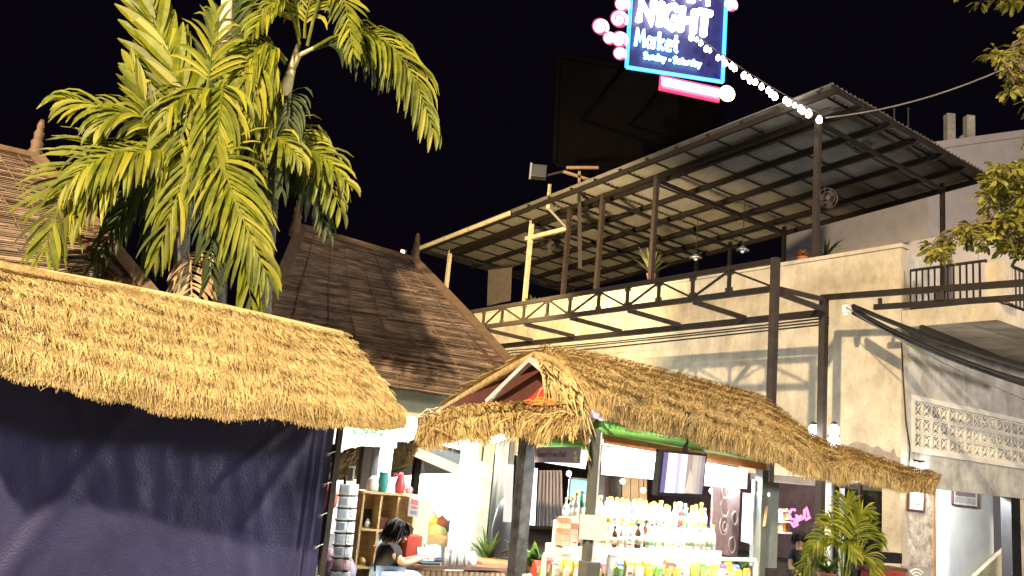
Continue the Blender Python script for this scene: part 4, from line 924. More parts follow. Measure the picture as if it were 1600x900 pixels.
# ------------------------------------------------------------------ market beyond the awning, left of the dark post
pale = plain('pale_post', (.62, .64, .70), .5, var=.05)
t = thing('market_gateway', G(P(590, 800, 10.4)), 'pale lilac post and lintel frame behind the shelf', 'frame')
p = P(596, 730, 10.4); MB().beam((p.x, p.y, 0), (p.x, p.y, P(600, 684, 10.4).z), .17, .17, up=V).build('post', pale, t)
MB().beam(P(500, 680, 9.6), P(614, 688, 10.5), .14, .17).build('lintel', pale, t)
p = P(569, 730, 11); MB().beam((p.x, p.y, 0), (p.x, p.y, P(572, 690, 11).z), .11, .11, up=V).build('post', m_steel2, t)
m = MB()
for k in range(90):
    p = P(515+random.random()*88, 672+random.uniform(0, 5), 9.9); e = Vector((random.uniform(-1, 1), random.uniform(-1, 1), random.uniform(-1, 1)))*.07; m.beam(p, p+e, .012)
tag(m.build('tinsel_garland', plain('tinsel', (.15, .6, .25), .3)), 'green tinsel garland lying on the pale lintel', 'garland')
# far thatch roof and blue awning
t = thing('far_stall', G(P(600, 800, 14)), 'smaller thatched stall far behind the shelf', 'stall')
ft = [P(500, 704, 14.5), P(560, 690, 15), P(640, 688, 15.8)]; fb_ = [P(470, 742, 12.6), P(560, 745, 13.2), P(655, 722, 14.6)]
thatch([P(540, 706, 14.4), P(600, 690, 15), P(660, 694, 15.8)], [P(495, 745, 12.8), P(585, 742, 13.4), P(668, 716, 14.8)], 4, 120, t, m_thatch, fringe=.12, bulge=.06, width=.03, shag=.7)
for px in (520, 650): vpost(px, 740, 13.4, .1, 2.3, par=t)
MB().slab([P(590, 748, 13.4), P(662, 720, 14.8), P(668, 740, 15.5)], .05).build('gable_board', m_dwood, t)
t = thing('canopy_tent', P(690, 720, 12.5), 'pale blue market tent roof with a white edge', 'tent')
MB().slab([P(650, 705, 12.2), P(722, 736, 12.2), P(728, 708, 13.5), P(664, 694, 13.5)], .03, nrm=K).build('roof_cloth', plain('blue_cloth', (.26, .36, .52), .6), t)
MB().beam(P(650, 706, 12.15), P(722, 737, 12.15), .05, .13).build('edge_band', m_white, t)
MB().slab([P(660, 716, 12.3), P(720, 740, 12.3), P(664, 740, 13.2)], .02).build('side_cloth', plain('grey_cloth', (.33, .35, .38)), t)
for px, py in ((735, 738),): p = P(px, py, 12.2); MB().beam((p.x, p.y, 0), p, .05).build('pole', m_white, t)
t = thing('tent_wall', G(P(640, 790, 18)), 'brightly lit white cloth wall of a tent behind the market', 'tent wall')
m = MB(); vs = []
for i in range(61):
    a = i/60; d = Vector((0, .06*math.sin(i*.9)+.03*math.sin(i*2.3), 0)); pa_, pb = P(470+a*290, 810, 18), P(470+a*290, 700, 18); vs += [Vector((pa_.x, pa_.y, 0))+d, Vector((pb.x, pb.y, 3.2))+d]
m.add(vs, [(2*i, 2*i+2, 2*i+3, 2*i+1) for i in range(60)]).build('cloth', m_white, t)
for px, e in ((600, 600), (690, 600)): lamp('tent_light', 'POINT', P(px, 735, 16.6), e, COOL, .2)
lamp('shop_light', 'AREA', P(640, 640, 9.9), 120, COOL, .8, target=P(620, 900, 9.2))
# pillars left of the dark post
t = thing('round_pillar', G(P(724, 800, 10.5)), 'white round pillar between the tent wall and the grey column', 'pillar')
p = G(P(724, 800, 10.5)); MB().lathe(p, [(.10, 0), (.10, P(730, 700, 10.5).z)], 16).build('shaft', m_white, t, smooth=True)
MB().box(p+K*.55, .28, .26, 1.0).build('plinth', m_white, t, bevel=.01)
t = thing('square_pillar', G(P(750, 800, 11)), 'beige square pillar under the hanging globe lamp', 'pillar')
p = G(P(751, 800, 11.2)); MB().box(p+K*1.15, .2, .2, 2.3).build('shaft', plain('beige_pillar', (.42, .40, .30)), t)
MB().box(p+K*1.14+Vector((.2, .1, 0)), .17, .04, 2.25).build('metal_panel', M('brushed_panel', (.20, .20, .18), .3, .5, 3, metal=.6, stretch=(8, 8, .5)), t)
MB().box(p+K*1.13+Vector((.33, .12, 0)), .06, .06, 2.25).build('side_post', m_grey, t)
p = P(752, 733, 10.6); t = thing('globe_lamp', p, 'large white globe lamp at the top of the beige pillar', 'lamp')
MB().ball(p, .09, 14).build('globe', glow('globe_glow', (1, 1, .95), 6), t, smooth=True); MB().tube([p+K*.08, p+K*.5], .012, 5).build('cord', m_cable, t)
lamp('globe_light', 'POINT', p-Vector((0, .3, .05)), 26, (1, 1, .94), .1)
t = thing('statue', G(P(788, 850, 10)), 'black silhouette of a tall ornament beside the dark post', 'ornament')
MB().lathe(G(P(788, 850, 10)), [(.16, 0), (.18, .4), (.14, .75), (.16, .95), (.12, 1.15), (.09, 1.25), (.02, 1.32)], 14).build('body', m_black, t, smooth=True)
# pine shelf unit with things on it
sy = 9.1; a0, a1, a2 = P(546, 905, sy), P(634, 912, sy+.25), P(660, 908, sy+.55)
sv = (G(a1)-G(a0)).normalized(); sn = Vector((sv.y, -sv.x, 0)); SZ = P(561, 768, sy).z; SW = (G(a1)-G(a0)).length
sh = thing('shelf_unit', G(a0), 'pine cube shelf unit behind the crouching person', 'shelf')
AXS = (sv, -sn, K); so = G(P(553, 905, sy))
def SP(a, b, z): p = so + sv*a - sn*b; return Vector((p.x, p.y, z))
SWd = .56; rows_ = [SZ, SZ-.37, SZ-.74, SZ-1.1]
for i, z in enumerate(rows_): MB().box(SP(SWd/2, .13, z), SWd+.03, .27, .022, AXS).build('shelf_board', m_wood, sh)
for i in range(4): MB().box(SP(SWd*i/3, .131, SZ/2-.012), .022, .266, SZ-.026, AXS).build('divider', m_wood, sh)
MB().box(SP(SWd/2, .275, SZ/2), SWd, .012, SZ-.03, AXS).build('back_panel', m_wood, sh)
ep = SP(SWd+.115, .10, SZ/2-.02); MB().box(ep, .17, .05, SZ-.04, AXS).build('end_panel', plain('pale_board', (.52, .44, .30)), sh)
t, q, n = panel('poster', ((637, 806), (654, 809), (657, 778), (640, 774)), 9.15, .008, plain('poster_paper', (.55, .58, .58)), 'grey poster with red print on the end of the shelf unit', 'poster')
f = qmap(q, n, .003)
for a0_, b0, a1_, b1 in ((.2, .6, .85, .85), (.25, .4, .8, .52), (.2, .12, .8, .3)): MB().slab([f(a0_, b0), f(a1_, b0), f(a1_, b1), f(a0_, b1)], .002, nrm=-n).build('print_area', plain('poster_print', (.55, .16, .18) if b0 > .3 else (.3, .3, .3)), t)
def sit(name, p, prof, mat, lab, cat, extra=None):
    t = thing(name, p, lab, cat); MB().lathe(p, prof, 12).build('body', mat, t, smooth=True)
    if extra: extra(t, p)
    return t
def spout(t, p): MB().tube([p+K*.10+sv*.03, p+K*.15+sv*.09, p+K*.21+sv*.10], [.014, .010, .006], 6).build('spout', t.children[0].data.materials[0], t); MB().tube([p+K*.18-sv*.03, p+K*.2-sv*.08, p+K*.1-sv*.07], .008, 6).build('handle', t.children[0].data.materials[0], t)
sit('vase', SP(.22, .12, SZ+.012), [(.05, 0), (.055, .1), (.045, .17), (.05, .2)], plain('teal_glaze', (.03, .25, .24), .3), 'teal vase standing on top of the shelf unit', 'vase')
sit('watering_jug', SP(.41, .12, SZ+.012), [(.05, 0), (.06, .08), (.035, .17), (.02, .21)], plain('red_glaze', (.50, .06, .07), .3), 'red jug with a spout on top of the shelf unit', 'jug', spout)
sit('flask', SP(.12, .14, SZ+.012), [(.06, 0), (.07, .06), (.05, .12), (.02, .15)], m_white, 'white round pot on top of the shelf unit left of the teal vase', 'pot')
sit('pot', SP(.52, .14, SZ+.012), [(.03, 0), (.045, .04), (.03, .07)], plain('pink_glaze', (.6, .3, .3)), 'small pink pot on the right corner of the shelf unit', 'pot')
sit('trinket', SP(.10, .10, SZ-.358), [(.02, 0), (.03, .04), (.012, .09)], m_white, 'little white figure in the top left shelf cell', 'ornament')
t = thing('dark_box', SP(.28, .1, SZ-.358), 'dark red lacquer box in the top middle shelf cell', 'box'); MB().box(SP(.28, .1, SZ-.31), .12, .1, .09, AXS).build('case', plain('lacquer', (.10, .02, .02), .3), t, bevel=.006); MB().box(SP(.28, .1, SZ-.262), .124, .104, .02, AXS).build('lid', plain('lacquer_lid', (.16, .04, .03), .3), t)
t = thing('grey_stand', SP(.09, .14, SZ-.358), 'grey photo stand in the top left shelf cell', 'stand'); MB().box(SP(.12, .2, SZ-.26), .08, .01, .17, AXS).build('plate', m_steel2, t)
sit('roll', SP(.25, .12, SZ-.728), [(.032, 0), (.032, .32)], plain('blue_paper', (.45, .52, .62)), 'pale blue paper roll standing in the middle shelf cell', 'roll')
sit('cup', SP(.10, .10, SZ-.728), [(.03, 0), (.04, .08)], m_wood, 'wooden cup in the left cell of the middle shelf row', 'cup')
sit('cup', SP(.13, .10, SZ-1.088), [(.03, 0), (.04, .08)], m_white, 'white cup in the lowest visible shelf row', 'cup')
# postcard rack left of the shelf
rk = thing('postcard_rack', G(P(532, 900, 8.6)), 'tall dark rack of white framed prints beside the awning', 'rack')
pr_ = P(540, 745, 8.75); MB().tube([G(pr_), Vector((pr_.x, pr_.y, P(545, 745, 8.7).z))], .02, 6).build('pole', m_steel, rk)
for i in range(8):
    py = 764 + i*19.5; px = 538 - i*1.9
    for side in (0, 1):
        q = [P(px-9+side*19, py+8, 8.6+side*.12), P(px+8+side*19-side*6, py+9.5, 8.6+side*.2), P(px+10+side*19-side*6, py-7, 8.7+side*.2), P(px-7+side*19, py-8.5, 8.7+side*.12)]
        n = (q[1]-q[0]).cross(q[3]-q[0]).normalized(); n = n if n.y > 0 else -n
        MB().slab(q, .01, nrm=n).build('print_frame', m_white if i != 6 else plain('pinkish', (.6, .3, .32)), rk)
        f = qmap(q, n, .003); MB().slab([f(.2, .2), f(.8, .2), f(.8, .8), f(.2, .8)], .003, nrm=-n).build('print', plain('print_grey', random.choice([(.35, .36, .38), (.25, .27, .32), (.45, .46, .5), (.5, .6, .7)])), rk)
    MB().beam(P(px-8, py+10, 8.72), P(px+14, py+11, 8.8), .1, .015).build('tray', m_black, rk)
t = thing('framed_picture', P(548, 745, 8.7), 'small framed print on top of the postcard rack', 'picture'); q = [P(542, 752, 8.6), P(552, 753, 8.6), P(555, 729, 8.7), P(545, 728, 8.7)]
MB().slab(q, .015, nrm=Vector((0, 1, 0))).build('frame', plain('cream_frame', (.6, .55, .4)), t); f = qmap(q, Vector((0, 1, 0)), .004); MB().slab([f(.25, .12), f(.75, .12), f(.75, .88), f(.25, .88)], .002, nrm=Vector((0, -1, 0))).build('print', m_grey, t)
for k, (px, py, c, l) in enumerate(((512, 775, (.6, .12, .1), 'red cloth bag hanging behind the postcard rack'), (514, 880, (.5, .3, .4), 'pinkish bag on the ground by the postcard rack'), (540, 890, (.5, .45, .6), 'lilac bundle on the ground by the postcard rack'))):
    p = P(px, py, 9.0); o = MB().lathe(p-K*.14, [(.06, 0), (.10, .05), (.11, .15), (.06, .24), (.02, .28)], 12).build('cloth_bag', plain('bag_cloth', c), smooth=True); tag(o, l, 'bag')
# counter with laptop, bottles and boxes
cu = thing('wooden_counter', G(P(720, 895, 8.9)), 'brown slatted wooden counter in front of the crouching person', 'counter')
c0, c1 = P(632, 872, 8.75), P(800, 888, 9.3); c1.z = c0.z = min(c0.z, c1.z); cz = c0.z
cd = (c1-c0).normalized(); cn = Vector((-cd.y, cd.x, 0))
MB().slab([c0, c1, c1+cn*.5, c0+cn*.5], .03, nrm=-K).build('countertop', m_dwood, cu)
for k in range(20): p = c0+cd*((c1-c0).length*(k+.5)/20); MB().box(Vector((p.x, p.y, cz/2-.02))+cn*.03, .05, .03, cz-.06, (cd, cn, K)).build('slat', M('slat_wood', (.22, .13, .07), .6, .3, 5), cu)
def CP(px, dn=.15): p = P(px, 872+(px-632)*.095, 8.75+(px-632)/168*.55); return Vector((p.x, p.y, cz)) + cn*dn
def laptop(px, dn, s, c, lab):
    p = CP(px, dn)+K*.002; t = thing('laptop', p, lab, 'laptop'); b = (Vector((0, .1, 0))); 
    MB().box(p+K*.008, .26*s, .18*s, .014, (cd, cn, K)).build('keyboard', m_black, t)
    l = [p-cd*.13*s+cn*.06, p+cd*.13*s+cn*.06, p+cd*.13*s+cn*.12+K*.18*s, p-cd*.13*s+cn*.12+K*.18*s]; l = [x+K*.015 for x in l]
    MB().slab(l, .012, nrm=cn).build('lid', m_black, t); f = qmap(l, cn, .002); MB().slab([f(.05, .06), f(.95, .06), f(.95, .94), f(.05, .94)], .002, nrm=-cn).build('screen', glow('laptop_screen', c, 1.1), t)
laptop(676, .1, .75, (.45, .72, 1), 'open laptop with a pale blue screen on the counter'); laptop(704, .36, .75, (.16, .22, .85), 'open laptop with a deep blue screen further back on the counter')
t = thing('red_crate', CP(668, .45), 'red box standing on the counter behind the laptops', 'box'); MB().box(CP(668, .45)+K*.12, .17, .15, .24, (cd, cn, K)).build('case', plain('red_plastic', (.42, .05, .03)), t, bevel=.01)
for k in range(7):
    p = CP(698+k*5.5, .06+.02*(k % 2)); lab = 'small pale bottle in the row along the counter edge'; 
    if k == 0:
        wb = thing('drink_bottle', p, lab, 'bottle', 'row of small bottles on the counter'); MB().lathe(p, [(.02, 0), (.022, .1), (.010, .13), (.010, .15)], 8).build('glass', plain('pale_glass', (.55, .55, .52), .15), wb, smooth=True); MB().lathe(p+K*.148, [(.012, 0), (.012, .02)], 8).build('cap', m_white, wb)
    else: dup(wb, p, lab)
for k, (px, dn, c, r, l) in enumerate(((690, .28, (.6, .6, .25), .05, 'yellow green jar between the laptops'), (722, .3, (.25, .1, .12), .05, 'dark red round basket at the counter back'), (733, .25, (.55, .52, .3), .045, 'straw coloured bowl at the counter back'), (745, .12, (.8, .8, .78), .05, 'white folded cloth on the counter right of the bottles'))):
    sit('jar', CP(px, dn), [(r*.8, 0), (r, .05), (r*.9, .10), (r*.5, .13)], plain('jar_glaze', c), l, 'jar')
t = thing('red_bench', G(P(770, 885, 9.6)), 'bench with an orange red cushion between counter and dark post', 'bench')
MB().beam(P(738, 879, 9.5), P(812, 882, 9.9), .35, .07).build('cushion', plain('coral_cushion', (.65, .12, .05)), t, bevel=.02); MB().beam(P(738, 893, 9.5), P(812, 898, 9.9), .3, .12).build('seat', m_dwood, t)
for px in (742, 808): p = P(px, 888, 9.7); MB().beam((p.x, p.y, 0), p-K*.05, .06).build('leg', m_dwood, t)
# goods glimpsed far back in the market
for k, (px, py, r, c, l) in enumerate(((668, 805, .16, (.8, .75, .6), 'cream paper lantern far back beyond the shelf'), (676, 815, .13, (.7, .45, .08), 'yellow bundle below the cream lantern'), (690, 818, .13, (.22, .08, .05), 'dark brown bundle beside the yellow one'), (682, 832, .2, (.35, .4, .2), 'green leafy bundle behind the counter'), (705, 822, .12, (.05, .06, .12), 'dark blue bundle by the white pillar'), (640, 800, .12, (.55, .2, .15), 'rust coloured bundle behind the shelf end'))):
    p = P(px, py, 12.5); o = MB().ball(p, r*.8, 10, (1, 1, .9)).lathe(p+K*r*.55, [(r*.25, 0), (r*.3, r*.1), (r*.12, r*.3)], 8).build('goods_bundle', plain('bundle_cloth', c, .8), smooth=True); tag(o, l, 'bundle')
t = thing('market_table', G(P(680, 850, 12.6)), 'long table covered with pale cloth far back in the market', 'table')
MB().slab([P(640, 838, 12.2), P(716, 842, 12.4), P(716, 836, 13.4), P(640, 830, 13.2)], .03, nrm=K).build('tabletop', m_wood, t); p, q = P(640, 838, 12.2), P(716, 842, 12.4); MB().slab([G(p), G(q), q, p], .02).build('table_cloth', plain('tan_cloth', (.45, .35, .22)), t)
# ------------------------------------------------------------------ people
def skin(name, joints, edges, mat, parent=None, sub=2):
    me = bpy.data.meshes.new(name); o0 = WL[parent.name] if parent else Vector((0, 0, 0))
    me.from_pydata([tuple(Vector(j[0])-o0) for j in joints], edges, []); me.materials.append(mat)
    o = bpy.data.objects.new(name, me); C.objects.link(o); o.parent = parent; WL[o.name] = o0
    md = o.modifiers.new('skin', 'SKIN'); md.use_smooth_shade = True
    me.skin_vertices.new() if not me.skin_vertices else None
    for i, j in enumerate(joints):
        r = j[1]; me.skin_vertices[0].data[i].radius = (r, r) if not isinstance(r, tuple) else r
    me.skin_vertices[0].data[0].use_root = True
    s = o.modifiers.new('sub', 'SUBSURF'); s.levels = sub; s.render_levels = sub
    return o
m_skin = plain('skin', (.45, .27, .18), .5); m_tee = plain('black_tee', (.02, .02, .024), .85); m_jean = plain('pale_jeans', (.28, .38, .55), .85); m_hair = M('black_hair', (.008, .007, .007), .8, .3, 30, bump=.4, stretch=(1, 1, .3))
def person(pel, neck, head, sh, el, wr, kn, ft, fdir, label, top_m, leg_m, print_back=True):
    """pelvis, neck, head centre, then (near, far) shoulder, elbow, wrist, knee, foot; fdir = the way the face looks"""
    t = thing('person', G(pel), label, 'person')
    f = fdir.normalized(); side = f.cross(K).normalized(); upv = side.cross(f)
    ch = pel.lerp(neck, .68); ab = pel.lerp(neck, .33)
    J = [(pel, .10), (ab, .085), (ch, .09), (neck, .052), (head-upv*.06, .060), (head+upv*.005, .082), (head+upv*.075, .060)]
    E_ = [(0, 1), (1, 2), (2, 3), (3, 4), (4, 5), (5, 6)]
    def add(p, r, par): J.append((p, r)); E_.append((par, len(J)-1)); return len(J)-1
    for s in (0, 1):
        a = add(sh[s], .046, 2); b = add(el[s], .040, a); w_ = add(wr[s], .026, b); hd = (wr[s]-el[s]).normalized()
        hs = hd.cross(K).normalized(); palm = add(wr[s]+hd*.05, (.040, .018), w_)
        for k in range(4):
            base = wr[s]+hd*.085+hs*(-.027+.018*k); c1 = add(base, .0095, palm); c2 = add(base+hd*(.034+.006*(k in (1, 2)))-K*.010, .0085, c1); add(base+hd*(.056+.008*(k in (1, 2)))-K*.030, .007, c2)
        th = add(wr[s]+hd*.045-hs*.040-K*.01, .011, palm); add(wr[s]+hd*.075-hs*.055-K*.02, .009, th)
        h_ = add(pel+(sh[s]-ch)*.48-K*.02, .085, 0); k_ = add(kn[s], .060, h_); an = add(Vector((ft[s].x, ft[s].y, .09)), .042, k_); add(ft[s]+f*.14*Vector((1, 1, 0)).length/1.414-K*(ft[s].z-.04), .036, an)
    skin('body', J, E_, m_skin, t)
    nose = head+f*.088-upv*.015; m = MB(); m.tube([nose+upv*.03-f*.012, nose+f*.012-upv*.008, nose-upv*.018-f*.01], [.008, .015, .012], 6); m.build('nose', m_skin, t, smooth=True)
    for s in (-1, 1):
        MB().ball(head+f*.074+side*s*.031+upv*.012, .011, 8).build('eye', plain('eye', (.03, .02, .02), .2), t, smooth=True)
        MB().ball(head+side*s*.083-upv*.01, .026, 8, (.5, .7, 1)).build('ear', m_skin, t, smooth=True)
    MB().tube([head+f*.080-upv*.047-side*.022, head+f*.086-upv*.05, head+f*.080-upv*.047+side*.022], .006, 5).build('mouth', plain('lips', (.32, .12, .10)), t)
    # hair: a cap of overlapping locks
    m = MB(); m.ball(head+upv*.03-f*.022, .106, 14, (1, 1, .95))
    for k in range(190):
        a = random.uniform(0, 2*math.pi); c = math.cos(a)
        if c > .55: e0 = -.02
        d = f*c+side*math.sin(a); st_ = head+upv*random.uniform(.05, .12)+d*random.uniform(.03, .09)
        L = random.uniform(.03, .06) if c > .45 else random.uniform(.10, .19)
        m.tube([st_, st_+d*.045-upv*L*.4, st_+d*random.uniform(.02, .06)-upv*L], [.012, .010, .002], 4)
    m.build('hair', m_hair, t, smooth=True)
    TJ = [(pel+(ch-pel)*.05, .14), (ab, .135), (ch, .155), (neck.lerp(ch, .25), .075)]; TE = [(0, 1), (1, 2), (2, 3)]
    for s in (0, 1):
        TJ.append((sh[s], .082)); TE.append((2, len(TJ)-1)); TJ.append((sh[s].lerp(el[s], .62), .070)); TE.append((len(TJ)-2, len(TJ)-1))
    skin('shirt', TJ, TE, top_m, t)
    LJ = [(pel, .138)]; LE = []
    for s in (0, 1):
        b = len(LJ); LJ += [(pel+(sh[s]-ch)*.48-K*.02, .10), (kn[s], .072), (Vector((ft[s].x, ft[s].y, .12)), .055)]; LE += [(0, b), (b, b+1), (b+1, b+2)]
    skin('jeans', LJ, LE, leg_m, t)
    if print_back:
        for k, w in enumerate((.10, .12, .08)):
            c = ch.lerp(neck, .35-.18*k) - f*.128 - side*.05 + upv*.0
            MB().tube([c-side*w/2-f*.012, c-f*.02, c+side*w/2-f*.012], .010, 5).build('shirt_print', plain('print_orange', (.75, .32, .12)), t)
    return t
fd_ = Vector((.93, .18, -.30))
pel, nk = P(603, 910, 8.30), P(608, 852, 8.50)
person(pel, nk, P(620, 833, 8.52), (P(614, 862, 8.30), P(600, 858, 8.66)), (P(630, 882, 8.25), P(628, 878, 8.62)), (P(650, 875, 8.35), P(648, 872, 8.62)),
       (P(650, 905, 8.1), P(655, 900, 8.5)), (G(P(640, 980, 8.05))+K*.05, G(P(645, 975, 8.5))+K*.05), fd_, 'black haired person in black T shirt with orange print bent over by the shelf', m_tee, m_jean)
so_ = thing('stool', G(pel), 'low stool under the person beside the shelf', 'stool'); MB().lathe(G(pel)+K*(pel.z-.17), [(.17, 0), (.18, .015), (.17, .03)], 14).build('seat', m_dwood, so_)
for k in range(4): a = k*1.57+.6; MB().tube([G(pel)+Vector((.15*math.cos(a), .15*math.sin(a), 0)), G(pel)+Vector((.11*math.cos(a), .11*math.sin(a), pel.z-.17))], .016, 6).build('leg', m_dwood, so_)
Y2 = 15.6
person(P(1246, 893, Y2), P(1248, 858, Y2), P(1250, 843, Y2-.05), (P(1238, 864, Y2-.05), P(1262, 866, Y2)), (P(1234, 884, Y2-.2), P(1268, 886, Y2-.2)), (P(1246, 894, Y2-.4), P(1262, 896, Y2-.4)),
       (P(1240, 900, Y2-.5), P(1262, 902, Y2-.5)), (G(P(1240, 950, Y2-.5))+K*.05, G(P(1262, 950, Y2-.5))+K*.05), Vector((-.2, -.95, -.25)), 'person with dark hair sitting in the dim bar under the pink neon word', m_tee, m_tee, False)
so2 = dup(so_, G(P(1246, 893, Y2)), 'stool in the dim bar under the pink neon word')
# ------------------------------------------------------------------ the palm clump
def frond_mesh(p0, p1, p2, nleaf, ll, wid, spread=(68, 25), droop=.9, face=None, s0=.16, thick=.022, rnd=.25, lift=.0, dens=1.0):
    rn = random
    def bz(s): return p0*(1-s)**2 + p1*2*s*(1-s) + p2*s*s
    m = MB(); pts = [bz(i/10) for i in range(11)]
    m.tube(pts, [thick*(1-.82*i/10) for i in range(11)], 6)
    fc = (face or Vector((0, -.75, .66))).normalized()
    for side in (-1, 1):
        nleaf_ = int(nleaf*dens)
        for k in range(nleaf_):
            s = s0 + (1-s0)*(k+.5+rn.uniform(-.2, .2))/nleaf_; s = min(s, .995)
            p = bz(s); t = (bz(min(1, s+.03))-bz(max(0, s-.03))).normalized()
            sd = t.cross(fc);
            if sd.length < .05: sd = t.orthogonal()
            sd.normalize(); ng = sd.cross(t).normalized()
            a = R(spread[0]+(spread[1]-spread[0])*s + rn.uniform(-8, 8))
            d = (t*math.cos(a) + sd*side*math.sin(a) + ng*(lift+rn.uniform(-.12, .18))).normalized()
            L = ll*(.45+.75*math.sin(math.pi*min(1, .12+s*.86))**.8)*rn.uniform(.8, 1.12); w = wid*rn.uniform(.75, 1.2)
            dr = 1.4*droop*rn.uniform(1-rnd, 1+rnd)*(1.9 if rn.random() < .15 else 1); q = p.copy(); vs = []; nseg = 5
            prof = (.4, .8, 1.0, .95, .7, .10)
            for j in range(nseg+1):
                wv = d.cross(ng)
                if wv.length < .05: wv = d.orthogonal()
                wv.normalize(); up_ = wv.cross(d)
                c = prof[j]*w/2; vs += [q-wv*c+up_*c*.35, q-up_*c*.0, q+wv*c+up_*c*.35]
                q = q + d*(L/nseg); d = (d - K*(dr*(j+1)/nseg*.55)).normalized()
            m.add(vs, [(3*j+i, 3*j+i+1, 3*j+i+4, 3*j+i+3) for j in range(nseg) for i in (0, 1)])
    return m
pm = thing('palm_tree', G(P(285, 800, 9.6)), 'clump of broad leaved palms behind the blue awning stall, fronds lit yellow', 'palm')
def trunk(pts, r, name='trunk', mat=m_trunk): return MB().tube(pts, r, 10).build(name, mat, pm, smooth=True)
b0_ = G(P(283, 800, 9.7)); c0_ = P(300, 240, 9.7)
pt = [b0_, b0_.lerp(c0_, .5), P(283, 420, 9.7), P(286, 350, 9.7), P(297, 270, 9.7)]
trunk(pt, [.11, .095, .085, .085, .08])
b1_ = G(P(410, 800, 10.1)); trunk([b1_, P(415, 420, 10.1), P(425, 300, 10.1), P(440, 190, 10.1)], [.10, .09, .085, .08])
trunk([P(440, 200, 10.1), P(446, 140, 10.1), P(455, 110, 10.1), P(466, 70, 10.1)], [.085, .08, .055, .03], 'crownshaft', m_shaft)
trunk([P(452, 118, 10.1), P(468, 86, 10.05), P(492, 74, 9.95)], [.04, .03, .02], 'leaf_sheath', m_shaft)
b2_ = G(P(345, 800, 9.9)); trunk([b2_, P(345, 420, 10.3), P(349, 200, 10.2), P(351, 80, 10.0)], [.10, .085, .08, .08])
trunk([P(351, 82, 10.0), P(353, 40, 9.95), P(358, -40, 9.95)], [.085, .085, .06], 'crownshaft', M('white_trunk', (.55, .52, .44), .7, .15, 8))
def fr_(a, Ya, b, Yb, c, Yc, n, ll, w, mat=m_frond, **k):
    p0, pc, p2 = P(*a, Ya), P(*b, Yb), P(*c, Yc); p1 = pc*2 - (p0+p2)*.5
    k.setdefault('rnd', .4); frond_mesh(p0, p1, p2, n, ll*1.06, w*.84, dens=1.42, **k).build('frond', mat, pm)
# great upright leaf behind, barely split
fr_((325, 235), 9.75, (272, 110), 9.85, (222, -15), 9.9, 20, .68, .17, spread=(34, 13), droop=.04, s0=.10, rnd=.2, lift=-.1)
fr_((330, 225), 9.8, (345, 110), 9.95, (372, -30), 9.9, 15, .50, .12, m_frondd, spread=(48, 18), droop=.1, s0=.15, lift=-.1)
fr_((300, 262), 9.7, (250, 205), 9.55, (205, 105), 9.45, 10, .42, .10, spread=(25, 12), droop=.15, s0=.25)
# small fan in front
fr_((322, 150), 9.35, (328, 105), 9.3, (338, 20), 9.3, 9, .42, .055, spread=(70, 12), droop=.5, s0=.30)
# left mid, drooping tips
fr_((292, 240), 9.6, (205, 186), 9.3, (100, 152), 9.1, 15, .50, .06, spread=(60, 22), droop=1.0)
fr_((285, 250), 9.5, (215, 180), 9.2, (150, 205), 8.95, 12, .40, .075, spread=(55, 25), droop=.9)
# big left fan
fr_((285, 258), 9.5, (150, 258), 9.0, (70, 395), 8.7, 20, .60, .055, spread=(74, 22), droop=.35, face=Vector((.1, -.95, .25)), s0=.28)
fr_((282, 255), 9.45, (185, 238), 8.9, (95, 300), 8.7, 15, .50, .062, spread=(70, 30), droop=1.1)
fr_((290, 255), 9.4, (215, 240), 8.95, (120, 350), 8.75, 15, .48, .065, spread=(75, 35), droop=1.3)
# centre, hanging curtain
fr_((345, 150), 9.6, (300, 165), 9.2, (262, 330), 9.0, 18, .62, .065, spread=(45, 22), droop=1.0)
fr_((350, 130), 9.5, (345, 165), 9.15, (330, 300), 8.95, 18, .66, .06, spread=(45, 18), droop=1.0)
fr_((330, 220), 9.45, (300, 250), 9.05, (245, 400), 8.9, 16, .55, .055, spread=(50, 20), droop=.9)
fr_((330, 230), 9.4, (335, 265), 9.0, (372, 320), 8.8, 10, .45, .06, spread=(60, 30), droop=1.2)
# lower front frond hanging over the straw
fr_((318, 255), 9.3, (355, 275), 8.9, (392, 470), 8.72, 20, .62, .055, spread=(48, 18), droop=.5, face=Vector((0, -1, .2)))
fr_((330, 262), 9.3, (360, 300), 8.85, (420, 440), 8.7, 16, .50, .058, spread=(55, 20), droop=.7, face=Vector((.2, -1, .3)))
fr_((325, 262), 9.35, (330, 300), 9.0, (330, 440), 8.85, 14, .40, .05, m_frondd, spread=(55, 25), droop=.8, face=Vector((0, -1, .2)))
# right of centre
fr_((420, 250), 10.0, (470, 215), 9.8, (532, 330), 9.6, 16, .48, .06, spread=(62, 25), droop=1.2)
fr_((415, 270), 10.0, (480, 235), 9.7, (545, 290), 9.5, 13, .42, .055, spread=(58, 22), droop=.9)
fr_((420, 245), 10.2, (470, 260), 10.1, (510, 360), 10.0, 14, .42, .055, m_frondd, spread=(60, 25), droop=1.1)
fr_((405, 260), 10.1, (400, 210), 10.2, (455, 195), 10.3, 12, .45, .06, m_frondd, spread=(60, 25), droop=1.2)
